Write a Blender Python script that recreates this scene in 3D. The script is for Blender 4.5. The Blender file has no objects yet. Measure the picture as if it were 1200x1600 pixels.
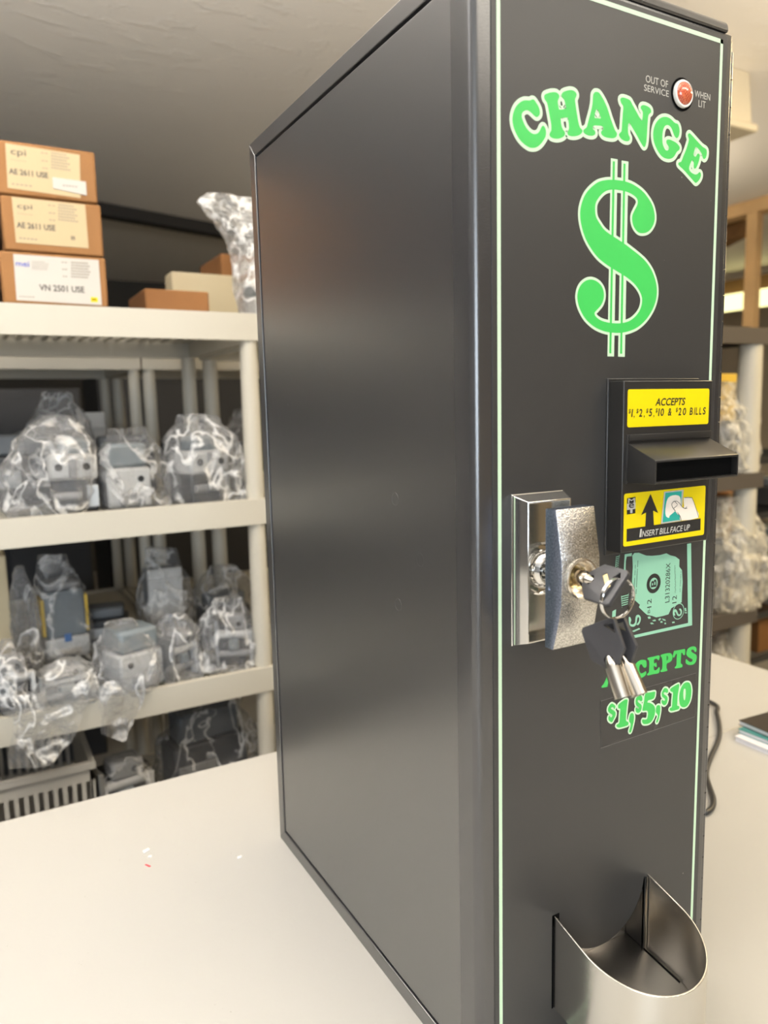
import bpy, bmesh, math, random
from mathutils import Vector, Matrix, noise
from mathutils.geometry import tessellate_polygon
SC = bpy.context.scene
COL = SC.collection
PI = math.pi
# ---------------------------------------------------------------- camera
F_PX = 1166.298
CAM_R = Matrix(((0.8720100401685122, 0.4818520662225041, 0.0861224484232373),
                (-0.4889187931031467, 0.8658911292463234, 0.10578736239782795),
                (-0.023598804967032948, -0.1343545256760281, 0.9906522890674091)))
CAM_C = Vector((-0.2545949, -0.34649844, 0.44295335))
def ray(u, v):
    return CAM_R @ Vector(((u - 600) / F_PX, 1.0, -(v - 800) / F_PX))
def at(u, v, Y):
    d = ray(u, v); return CAM_C + d * ((Y - CAM_C.y) / d.y)
def atz(u, v, Z=0.0):
    d = ray(u, v); return CAM_C + d * ((Z - CAM_C.z) / d.z)
cam_d = bpy.data.cameras.new('camera'); cam = bpy.data.objects.new('camera', cam_d); COL.objects.link(cam)
r_, f_, u_ = CAM_R.col[0], CAM_R.col[1], CAM_R.col[2]
cam.matrix_world = Matrix(((r_[0], u_[0], -f_[0], CAM_C[0]), (r_[1], u_[1], -f_[1], CAM_C[1]), (r_[2], u_[2], -f_[2], CAM_C[2]), (0, 0, 0, 1)))
cam_d.sensor_fit = 'VERTICAL'; cam_d.sensor_height = 36; cam_d.sensor_width = 27
cam_d.lens = F_PX * 36 / 1600; cam_d.clip_start = 0.02; cam_d.clip_end = 60
cam_d.dof.use_dof = True; cam_d.dof.focus_distance = 0.53; cam_d.dof.aperture_fstop = cam_d.lens / 3.6
SC.camera = cam
# ---------------------------------------------------------------- materials
def srgb(r, g, b):
    f = lambda c: (c / 255 / 12.92) if c / 255 <= 0.04045 else ((c / 255 + 0.055) / 1.055) ** 2.4
    return (f(r), f(g), f(b), 1)
class NT:
    def __init__(s, name):
        s.m = bpy.data.materials.new(name); s.m.use_nodes = True; s.t = s.m.node_tree; s.t.nodes.clear()
        s.out = s.n('ShaderNodeOutputMaterial')
    def n(s, typ, **k):
        nd = s.t.nodes.new(typ)
        for a, v in k.items(): setattr(nd, a, v)
        return nd
    def l(s, a, b): s.t.links.new(a, b)
    def coord(s, scale=(1, 1, 1)):
        tc = s.n('ShaderNodeTexCoord'); mp = s.n('ShaderNodeMapping'); mp.inputs['Scale'].default_value = scale
        s.l(tc.outputs['Object'], mp.inputs['Vector']); return mp.outputs['Vector']
    def noise(s, scale, detail=3, rough=.5, vec=None):
        nd = s.n('ShaderNodeTexNoise'); nd.inputs['Scale'].default_value = scale; nd.inputs['Detail'].default_value = detail
        nd.inputs['Roughness'].default_value = rough
        s.l(vec if vec is not None else s.coord(), nd.inputs['Vector']); return nd.outputs['Fac']
    def ramp(s, fac, stops):
        nd = s.n('ShaderNodeValToRGB'); e = nd.color_ramp.elements
        while len(e) < len(stops): e.new(0.5)
        for i, (p, c) in enumerate(stops): e[i].position = p; e[i].color = c if len(c) == 4 else (*c, 1)
        s.l(fac, nd.inputs['Fac']); return nd.outputs['Color']
    def bump(s, h, strength, dist):
        b = s.n('ShaderNodeBump'); b.inputs['Strength'].default_value = strength; b.inputs['Distance'].default_value = dist
        s.l(h, b.inputs['Height']); return b.outputs['Normal']
def pbr(name, col, rough=.5, metal=0.0, bump=None, vary=None, coat=0, spec=None, rvary=None, ior=None, dust=False):
    """bump=(scale,strength,distance[,vecscale]); vary=(scale,amount) mottles the base colour."""
    t = NT(name); p = t.n('ShaderNodeBsdfPrincipled'); t.l(p.outputs[0], t.out.inputs[0])
    c = col if len(col) == 4 else (*col, 1)
    p.inputs['Base Color'].default_value = c; p.inputs['Roughness'].default_value = rough; p.inputs['Metallic'].default_value = metal
    if ior: p.inputs['IOR'].default_value = ior
    if spec is not None: p.inputs['Specular IOR Level'].default_value = spec
    if coat: p.inputs['Coat Weight'].default_value = coat; p.inputs['Coat Roughness'].default_value = .1
    if vary:
        f = t.noise(vary[0], 4)
        lo = tuple(x * (1 - vary[1]) for x in c[:3]); hi = tuple(min(1, x * (1 + vary[1])) for x in c[:3])
        t.l(t.ramp(f, [(.3, lo), (.7, hi)]), p.inputs['Base Color'])
    if dust:                                                               # a few stray specks of dust and nicks
        vo = t.n('ShaderNodeTexVoronoi'); vo.inputs['Scale'].default_value = 95; t.l(t.coord(), vo.inputs['Vector'])
        sz = t.n('ShaderNodeSeparateColor'); t.l(vo.outputs['Color'], sz.inputs[0])
        k = t.n('ShaderNodeMath', operation='MULTIPLY'); t.l(sz.outputs[0], k.inputs[0]); t.l(sz.outputs[1], k.inputs[1])
        k2 = t.n('ShaderNodeMath', operation='MULTIPLY'); t.l(k.outputs[0], k2.inputs[0]); k2.inputs[1].default_value = .075
        lt = t.n('ShaderNodeMath', operation='LESS_THAN'); t.l(vo.outputs['Distance'], lt.inputs[0]); t.l(k2.outputs[0], lt.inputs[1])
        gt = t.n('ShaderNodeMath', operation='GREATER_THAN'); t.l(sz.outputs[2], gt.inputs[0]); gt.inputs[1].default_value = .72
        mm = t.n('ShaderNodeMath', operation='MULTIPLY'); t.l(lt.outputs[0], mm.inputs[0]); t.l(gt.outputs[0], mm.inputs[1])
        mc = t.n('ShaderNodeMix', data_type='RGBA'); t.l(mm.outputs[0], mc.inputs[0]); mc.inputs[6].default_value = c; mc.inputs[7].default_value = (.22, .21, .20, 1)
        t.l(mc.outputs[2], p.inputs['Base Color'])
    if rvary:
        f = t.noise(rvary[0], 4); r = t.n('ShaderNodeMapRange'); r.inputs['To Min'].default_value = rough - rvary[1]; r.inputs['To Max'].default_value = rough + rvary[1]
        t.l(f, r.inputs['Value']); t.l(r.outputs[0], p.inputs['Roughness'])
    if bump:
        v = t.coord(bump[3]) if len(bump) > 3 else None
        t.l(t.bump(t.noise(bump[0], 3, .6, v), bump[1], bump[2]), p.inputs['Normal'])
    return t.m
def emit(name, col, s):
    t = NT(name); e = t.n('ShaderNodeEmission'); e.inputs[0].default_value = (*col, 1); e.inputs[1].default_value = s
    t.l(e.outputs[0], t.out.inputs[0]); return t.m
def film(name, dens=.45, tint=(.62, .62, .63), crease=1.0):
    """clear crinkled plastic film: partly see-through, partly a glossy milky sheet"""
    t = NT(name)
    tr = t.n('ShaderNodeBsdfTransparent'); tr.inputs[0].default_value = (.95, .95, .95, 1)
    p = t.n('ShaderNodeBsdfPrincipled'); p.inputs['Base Color'].default_value = (*tint, 1); p.inputs['Roughness'].default_value = .09
    p.inputs['Specular IOR Level'].default_value = 1.0
    nz = t.noise(38, 4, .6)
    nrm = t.bump(nz, 1.0, .02); t.l(nrm, p.inputs['Normal'])
    lw = t.n('ShaderNodeLayerWeight'); lw.inputs[0].default_value = .35; t.l(nrm, lw.inputs['Normal'])
    mr = t.n('ShaderNodeMapRange'); mr.inputs['To Min'].default_value = dens * .22; mr.inputs['To Max'].default_value = min(1, dens * 1.6)
    t.l(lw.outputs['Facing'], mr.inputs['Value'])
    wv = t.n('ShaderNodeTexNoise'); wv.inputs['Scale'].default_value = 13; wv.inputs['Detail'].default_value = 2.5; wv.inputs['Distortion'].default_value = 1.2
    t.l(t.coord((1, 1, .7)), wv.inputs['Vector'])                           # denser folded creases, their white glints put into the film colour
    cr = t.ramp(wv.outputs['Fac'], [(.445, (0, 0, 0)), (.485, (.75, .75, .75)), (.50, (.85, .85, .85)), (.53, (0, 0, 0))])
    sc = t.n('ShaderNodeMath', operation='MULTIPLY'); sc.inputs[1].default_value = min(1, dens * 1.7) * crease; t.l(cr, sc.inputs[0])
    ad = t.n('ShaderNodeMath', operation='ADD'); ad.use_clamp = True; t.l(mr.outputs[0], ad.inputs[0]); t.l(sc.outputs[0], ad.inputs[1]); mr = ad
    cm = t.n('ShaderNodeMix', data_type='RGBA'); t.l(cr, cm.inputs[0]); cm.inputs[6].default_value = (*tint, 1); cm.inputs[7].default_value = (.92, .91, .89, 1); t.l(cm.outputs[2], p.inputs['Base Color'])
    mx = t.n('ShaderNodeMixShader'); t.l(mr.outputs[0], mx.inputs[0]); t.l(tr.outputs[0], mx.inputs[1]); t.l(p.outputs[0], mx.inputs[2])
    t.l(mx.outputs[0], t.out.inputs[0]); return t.m
M = {}
M['black_fine'] = pbr('black_smooth_coat', (.017, .017, .020), .31, bump=(700, .05, .0004), ior=2.5, dust=True)
M['black_overlay'] = pbr('black_overlay', (.034, .033, .032), .40, bump=(1100, .08, .0005), dust=True)
M['black_texture'] = pbr('black_textured_coat', (.026, .026, .028), .24, bump=(1300, .14, .0005), ior=1.9)
M['black_plastic'] = pbr('black_plastic', (.022, .021, .02), .33, bump=(1500, .06, .0003))
M['key_plastic'] = pbr('key_black_plastic', (.03, .03, .034), .5, bump=(2500, .25, .0004))
M['hole_black'] = pbr('unlit_hole', (.003, .003, .003), .9, spec=.05)
M['green'] = pbr('green_print', srgb(60, 186, 84), .42)
M['green_dark'] = pbr('green_print_edge', srgb(26, 120, 52), .42)
M['mint'] = pbr('mint_print', srgb(196, 222, 190), .42)
M['mint_bill'] = pbr('mint_bill_print', srgb(140, 194, 166), .42)
M['white_print'] = pbr('white_print', srgb(190, 188, 180), .45)
M['black_print'] = pbr('black_print', (.018, .018, .018), .4)
M['teal'] = pbr('teal_print', srgb(40, 165, 150), .4)
M['pale'] = pbr('pale_print', srgb(240, 228, 214), .4)
M['yellow'] = pbr('yellow_label', srgb(228, 204, 0), .4)
M['clear_edge'] = pbr('clear_sticker_edge', (.16, .15, .14), .4)
M['clear_film'] = pbr('black_sticker', (.024, .023, .023), .27)
M['chrome'] = pbr('chrome', (.78, .77, .75), .07, 1.0)
M['chrome_soft'] = pbr('satin_chrome', (.62, .61, .59), .2, 1.0)
def cast_mat():
    t = NT('sandblasted_chrome'); p = t.n('ShaderNodeBsdfPrincipled'); t.l(p.outputs[0], t.out.inputs[0])
    n1 = t.noise(1250, 2, .6); t.l(t.ramp(n1, [(.36, (.38, .38, .385)), (.50, (.68, .675, .66)), (.64, (.90, .895, .875))]), p.inputs['Base Color'])
    p.inputs['Metallic'].default_value = 1; p.inputs['Roughness'].default_value = .27
    t.l(t.bump(n1, .5, .0007), p.inputs['Normal']); return t.m
M['cast'] = cast_mat()
M['cast_blue_reflect'] = pbr('brushed_metal_blue_reflection', (.24, .28, .38), .34, 1.0, bump=(1, .35, .0008, (900, 500, 2600)), vary=(900, .35))  # blue daylight reflection put into the metal colour of left and top faces
M['nickel'] = pbr('nickel', (.86, .80, .71), .2, 1.0)
M['brass'] = pbr('pale_brass', (.62, .52, .28), .22, 1.0)
M['screw'] = pbr('zinc_screw', (.6, .58, .48), .3, 1.0)
M['steel'] = pbr('brushed_steel', (.68, .665, .63), .24, 1.0, bump=(1, .22, .0006, (60, 60, 4200)))
M['steel_in'] = pbr('brushed_steel_inside', (.66, .62, .57), .27, 1.0, bump=(1, .12, .0006, (900, 60, 60)))
M['rubber'] = pbr('cord_rubber', (.03, .03, .03), .38)
def lens_mat():
    t = NT('red_lens'); p = t.n('ShaderNodeBsdfPrincipled'); t.l(p.outputs[0], t.out.inputs[0])
    v = t.coord((1, 1, 1)); ch = t.n('ShaderNodeTexChecker'); ch.inputs['Scale'].default_value = 900
    ch.inputs[1].default_value = (.62, .16, .07, 1); ch.inputs[2].default_value = (.45, .07, .04, 1)
    t.l(v, ch.inputs['Vector']); t.l(ch.outputs[0], p.inputs['Base Color'])
    p.inputs['Roughness'].default_value = .12; p.inputs['Coat Weight'].default_value = .6; return t.m
M['lens'] = lens_mat()
def table_mat(name, col):
    t = NT(name); p = t.n('ShaderNodeBsdfPrincipled'); t.l(p.outputs[0], t.out.inputs[0])
    base = t.ramp(t.noise(3, 3), [(.3, tuple(c * .97 for c in col)), (.7, col)])
    vo = t.noise(70, 2, .5, t.coord((1, .55, 1))); fine = t.noise(380, 3, .7)
    mul = t.n('ShaderNodeMath', operation='MULTIPLY'); t.l(vo, mul.inputs[0]); t.l(fine, mul.inputs[1])
    msk = t.ramp(mul.outputs[0], [(.44, (0, 0, 0)), (.47, (.75, .75, .75))])
    mx = t.n('ShaderNodeMix', data_type='RGBA'); t.l(msk, mx.inputs[0]); t.l(base, mx.inputs[6]); mx.inputs[7].default_value = (.36, .34, .30, 1)
    t.l(mx.outputs[2], p.inputs['Base Color']); p.inputs['Roughness'].default_value = .42
    t.l(t.bump(t.noise(220, 3), .05, .001), p.inputs['Normal']); return t.m
M['table'] = table_mat('white_laminate', (.49, .478, .445))
M['table_edge'] = pbr('laminate_edge', (.58, .55, .47), .5)
M['resin'] = pbr('cream_resin', (.52, .49, .415), .5, bump=(260, .08, .001))
M['resin_dark'] = pbr('grey_brown_resin', (.085, .072, .06), .5, bump=(260, .08, .001))
M['card'] = pbr('cardboard', srgb(126, 86, 44), .8, bump=(180, .1, .001), vary=(14, .06))
M['card_dark'] = pbr('cardboard_dark', srgb(132, 88, 46), .8, vary=(14, .08))
M['card_cream'] = pbr('cream_carton', srgb(185, 172, 142), .75)
M['label_cream'] = pbr('cream_label', srgb(178, 160, 124), .6)
M['label_white'] = pbr('white_label', srgb(190, 185, 177), .55)
M['ink'] = pbr('label_ink', (.05, .045, .04), .6)
M['ink_grey'] = pbr('label_small_print', (.22, .19, .15), .6)
M['ink_blue'] = pbr('label_blue_ink', (.07, .09, .35), .6)
M['film'] = film('clear_film', .42)
M['film_milky'] = film('milky_film', .55, (.82, .81, .79))
M['film_dark'] = film('thin_clear_film', .26, (.5, .5, .51))
M['film_warm'] = film('warm_milky_film', .6, (.84, .80, .70), .25)
M['dev_grey'] = pbr('grey_plastic', (.24, .24, .245), .4)
M['dev_light'] = pbr('light_grey_plastic', (.52, .52, .51), .38)
M['dev_dark'] = pbr('dark_grey_plastic', (.10, .11, .12), .4)
M['dev_slate'] = pbr('slate_plastic', (.15, .175, .19), .4)
M['dev_black'] = pbr('black_housing', (.03, .03, .032), .4)
M['dev_yellow'] = pbr('yellow_plastic', (.72, .50, .08), .4)
M['dev_blue'] = pbr('blue_plastic', (.03, .12, .34), .4)
M['dev_metal'] = pbr('zinc_plate', (.42, .42, .41), .5, 1.0)
M['blue_bag'] = pbr('blue_vinyl', (.03, .05, .16), .35)
M['crate'] = pbr('grey_crate', (.42, .40, .36), .55)
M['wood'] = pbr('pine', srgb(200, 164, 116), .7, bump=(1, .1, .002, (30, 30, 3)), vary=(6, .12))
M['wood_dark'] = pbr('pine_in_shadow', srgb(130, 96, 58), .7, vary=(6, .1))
M['paper_white'] = pbr('paper', (.82, .80, .82), .6)
M['paper_dark'] = pbr('dark_cover', (.03, .022, .018), .35)
M['paper_teal'] = pbr('teal_cover', (.05, .22, .2), .4)
M['red_plastic'] = pbr('red_scrap', (.75, .08, .1), .5)
M['white_scrap'] = pbr('white_scrap', (.9, .9, .9), .5)
M['wall'] = pbr('beige_wall', (.62, .53, .40), .85, bump=(40, .15, .004))
M['wall_left'] = pbr('grey_wall', (.22, .21, .20), .85)
M['wall_shaded'] = pbr('wall_painted_shade', (.06, .056, .05), .9)  # unlit far end of the room, its shade put into the wall colour
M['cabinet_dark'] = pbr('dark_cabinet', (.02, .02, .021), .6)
M['floor'] = pbr('concrete', (.30, .29, .27), .6, vary=(4, .2))
M['fixture'] = pbr('cream_fixture', (.72, .64, .48), .5)
M['beam_dark'] = pbr('dark_trim', (.018, .016, .015), .7)
M['lamp_on'] = emit('lamp_diffuser', (1, .92, .42), 2.3)
M['white_foam'] = pbr('white_foam', (.85, .83, .78), .6)
M['duct'] = pbr('grey_duct', (.3, .29, .27), .5)
def ceil_mat():
    t = NT('skip_trowel_ceiling'); p = t.n('ShaderNodeBsdfPrincipled'); t.l(p.outputs[0], t.out.inputs[0])
    p.inputs['Base Color'].default_value = (.90, .865, .81, 1); p.inputs['Roughness'].default_value = .8
    v = t.coord((1, 1.9, 1)); n1 = t.noise(9, 5, .55, v)
    r = t.ramp(n1, [(.56, (0, 0, 0)), (.60, (1, 1, 1)), (.66, (.85, .85, .85)), (.72, (.4, .4, .4))])
    t.l(t.bump(r, .22, .007), p.inputs['Normal']); return t.m
M['ceiling'] = ceil_mat()
# ---------------------------------------------------------------- mesh builder
class MB:
    def __init__(s): s.v = []; s.f = []; s.mi = []
    def add(s, vs, fs, mi=0):
        b = len(s.v); s.v += [Vector(v) for v in vs]
        for f in fs: s.f.append([b + i for i in f]); s.mi.append(mi)
    def box(s, lo, hi, mi=0, mat=None):
        x0, y0, z0 = lo; x1, y1, z1 = hi
        vs = [Vector(p) for p in ((x0, y0, z0), (x1, y0, z0), (x1, y1, z0), (x0, y1, z0), (x0, y0, z1), (x1, y0, z1), (x1, y1, z1), (x0, y1, z1))]
        if mat is not None: vs = [mat @ p for p in vs]
        s.add(vs, [(0, 3, 2, 1), (4, 5, 6, 7), (0, 1, 5, 4), (1, 2, 6, 5), (2, 3, 7, 6), (3, 0, 4, 7)], mi); return s
    def prism(s, poly, to3d, d0, d1, mi=0):
        """poly: 2D outline; to3d(a,b,d) maps to space; extruded from depth d0 to d1."""
        n = len(poly); vs = [to3d(a, b, d0) for a, b in poly] + [to3d(a, b, d1) for a, b in poly]
        tri = tessellate_polygon([[Vector((a, b, 0)) for a, b in poly]])
        s.add(vs, [tuple(t) for t in tri] + [tuple(n + i for i in reversed(t)) for t in tri] + [(i, (i + 1) % n, n + (i + 1) % n, n + i) for i in range(n)], mi); return s
    def tube(s, path, r, n=12, mi=0, closed=False, caps=True):
        P = [Vector(p) for p in path]; R = r if isinstance(r, (list, tuple)) else [r] * len(P)
        m = len(P); up = None; rings = []
        for i in range(m):
            if closed: t = P[(i + 1) % m] - P[i - 1]
            else: t = P[min(i + 1, m - 1)] - P[max(i - 1, 0)]
            t.normalize()
            if up is None:
                up = Vector((0, 0, 1)) if abs(t.z) < .9 else Vector((1, 0, 0))
            a = (up - t * up.dot(t)).normalized(); b = t.cross(a); up = a
            rings.append([P[i] + (a * math.cos(2 * PI * k / n) + b * math.sin(2 * PI * k / n)) * R[i] for k in range(n)])
        vs = [p for g in rings for p in g]; fs = []
        for i in range(m if closed else m - 1):
            j = (i + 1) % m
            for k in range(n): fs.append((i * n + k, i * n + (k + 1) % n, j * n + (k + 1) % n, j * n + k))
        if caps and not closed: fs += [tuple(range(n))[::-1], tuple(range((m - 1) * n, m * n))]
        s.add(vs, fs, mi); return s
    def lathe(s, prof, o, ax, n=32, mi=0):
        """prof: [(radius, distance along axis)]; a closed solid when it starts and ends at radius 0."""
        o = Vector(o); ax = Vector(ax).normalized(); a = ax.orthogonal().normalized(); b = ax.cross(a)
        vs = [o + ax * h + (a * math.cos(2 * PI * k / n) + b * math.sin(2 * PI * k / n)) * r for r, h in prof for k in range(n)]
        fs = [(i * n + k, i * n + (k + 1) % n, (i + 1) * n + (k + 1) % n, (i + 1) * n + k) for i in range(len(prof) - 1) for k in range(n)]
        s.add(vs, fs, mi); return s
    def fill(s, loops, to3d, mi=0):
        """flat face from outline loops (first outer, rest holes)"""
        L = [[Vector((a, b, 0)) for a, b in lp] for lp in loops]
        flat = [to3d(a, b) for lp in loops for a, b in lp]
        s.add(flat, [tuple(t) for t in tessellate_polygon(L)], mi); return s
    def ribbon(s, pts, w, to3d, mi=0, closed=True):
        P = [Vector((a, b)) for a, b in pts]; m = len(P); L = []; Rr = []
        for i in range(m):
            t = (P[(i + 1) % m] - P[i - 1]) if closed else (P[min(i + 1, m - 1)] - P[max(i - 1, 0)])
            if t.length < 1e-9: t = Vector((1, 0))
            t.normalize(); nn = Vector((-t.y, t.x)); L.append(P[i] + nn * w); Rr.append(P[i] - nn * w)
        for i in range(m if closed else m - 1):                            # each stretch a hair above the last, so overlaps never share a plane
            j = (i + 1) % m; o = Vector((0, -1.2e-6 * (i % 6), 0))
            s.add([Vector(to3d(*p)) + o for p in (L[i], L[j], Rr[j], Rr[i])], [(0, 1, 2, 3)], mi)
        return s
    def build(s, name, mats, parent=None, smooth=40, bevel=0, seg=2, flat_graphic=False, merge=True):
        me = bpy.data.meshes.new(name); bm = bmesh.new()
        bv = [bm.verts.new(v) for v in s.v]
        for f, mi in zip(s.f, s.mi):
            try: fc = bm.faces.new([bv[i] for i in f]); fc.material_index = mi
            except ValueError: pass
        if merge: bmesh.ops.remove_doubles(bm, verts=bm.verts, dist=1e-6)
        if flat_graphic:
            for f in bm.faces:
                f.normal_update()
                if f.normal.y > 0: f.normal_flip()
        else: bmesh.ops.recalc_face_normals(bm, faces=bm.faces)
        bm.to_mesh(me); bm.free()
        for m_ in (mats if isinstance(mats, (list, tuple)) else [mats]): me.materials.append(M[m_] if isinstance(m_, str) else m_)
        if smooth:
            for p in me.polygons: p.use_smooth = True
            me.set_sharp_from_angle(angle=math.radians(smooth))
        o = bpy.data.objects.new(name, me); COL.objects.link(o)
        if bevel:
            b = o.modifiers.new('edge', 'BEVEL'); b.width = bevel; b.segments = seg; b.limit_method = 'ANGLE'; b.angle_limit = math.radians(35); b.harden_normals = False
        put(o, parent); return o
def put(o, parent):
    if parent is not None:
        o.parent = parent
        w = Matrix.Identity(4); p = parent; ch = []
        while p is not None: ch.append(p); p = p.parent
        for p in reversed(ch): w = w @ p.matrix_parent_inverse @ p.matrix_basis
        o.matrix_parent_inverse = w.inverted()
def tag(o, label=None, cat=None, group=None, kind=None):
    if label: o['label'] = label
    if cat: o['category'] = cat
    if group: o['group'] = group
    if kind: o['kind'] = kind
    return o
def thing(name, label, cat, loc, group=None):
    o = bpy.data.objects.new(name, None); COL.objects.link(o); o.location = loc; o.empty_display_size = .02
    return tag(o, label, cat, group)
def cut(o, mb):
    """subtract a builder's solid from an object"""
    c = mb.build('cutter', 'hole_black', None, smooth=0)
    m = o.modifiers.new('cut', 'BOOLEAN'); m.operation = 'DIFFERENCE'; m.object = c; m.solver = 'EXACT'
    bpy.context.view_layer.update(); dg = bpy.context.evaluated_depsgraph_get()
    me = bpy.data.meshes.new_from_object(o.evaluated_get(dg)); old = o.data
    o.modifiers.clear(); o.data = me; me.name = old.name
    for p in me.polygons: p.use_smooth = True
    me.set_sharp_from_angle(angle=math.radians(35))
    cm = c.data; bpy.data.objects.remove(c); bpy.data.meshes.remove(cm)
def smooth_loop(pts, n=3):
    m = len(pts); out = []
    for i in range(m):
        p0, p1, p2, p3 = (Vector(pts[(i + k) % m]) for k in (-1, 0, 1, 2))
        for j in range(n):
            t = j / n
            out.append(tuple(.5 * ((2 * p1) + (p2 - p0) * t + (2 * p0 - 5 * p1 + 4 * p2 - p3) * t * t + (3 * p1 - p0 - 3 * p2 + p3) * t ** 3)))
    return out
_tc = {}
def text2d(body, bold=0.0):
    """glyph outlines of the built-in font as 2D vertices and faces, normalised to the unit box"""
    k = (body, bold)
    if k not in _tc:
        cu = bpy.data.curves.new('t', 'FONT'); cu.body = body; cu.resolution_u = 4; cu.offset = bold; cu.fill_mode = 'FRONT'
        ob = bpy.data.objects.new('t', cu); COL.objects.link(ob); bpy.context.view_layer.update()
        me = bpy.data.meshes.new_from_object(ob.evaluated_get(bpy.context.evaluated_depsgraph_get()))
        vs = [(v.co.x, v.co.y) for v in me.vertices]; fs = [tuple(p.vertices) for p in me.polygons]
        bpy.data.objects.remove(ob); bpy.data.curves.remove(cu); bpy.data.meshes.remove(me)
        x0 = min(v[0] for v in vs); x1 = max(v[0] for v in vs); y0 = min(v[1] for v in vs); y1 = max(v[1] for v in vs)
        _tc[k] = ([((a - x0) / (x1 - x0), (b - y0) / (y1 - y0)) for a, b in vs], fs)
    return _tc[k]
def text(mb, body, x0, z0, x1, z1, Y, mi=0, shear=0.0, rot=None, bold=0.0, f3=None):
    """lettering filling the rectangle x0..x1, z0..z1 in the plane Y; rot='up' reads bottom to top"""
    vs, fs = text2d(body, bold); out = []
    for a, b in vs:
        if rot == 'up': x = x1 - (x1 - x0) * b; z = z0 + (z1 - z0) * a
        else:
            h = z1 - z0; z = z0 + h * b; x = x0 + (x1 - x0 - abs(shear) * h) * a + shear * h * b
        out.append(f3(x, z) if f3 else (x, Y, z))
    mb.add(out, fs, mi)
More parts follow.
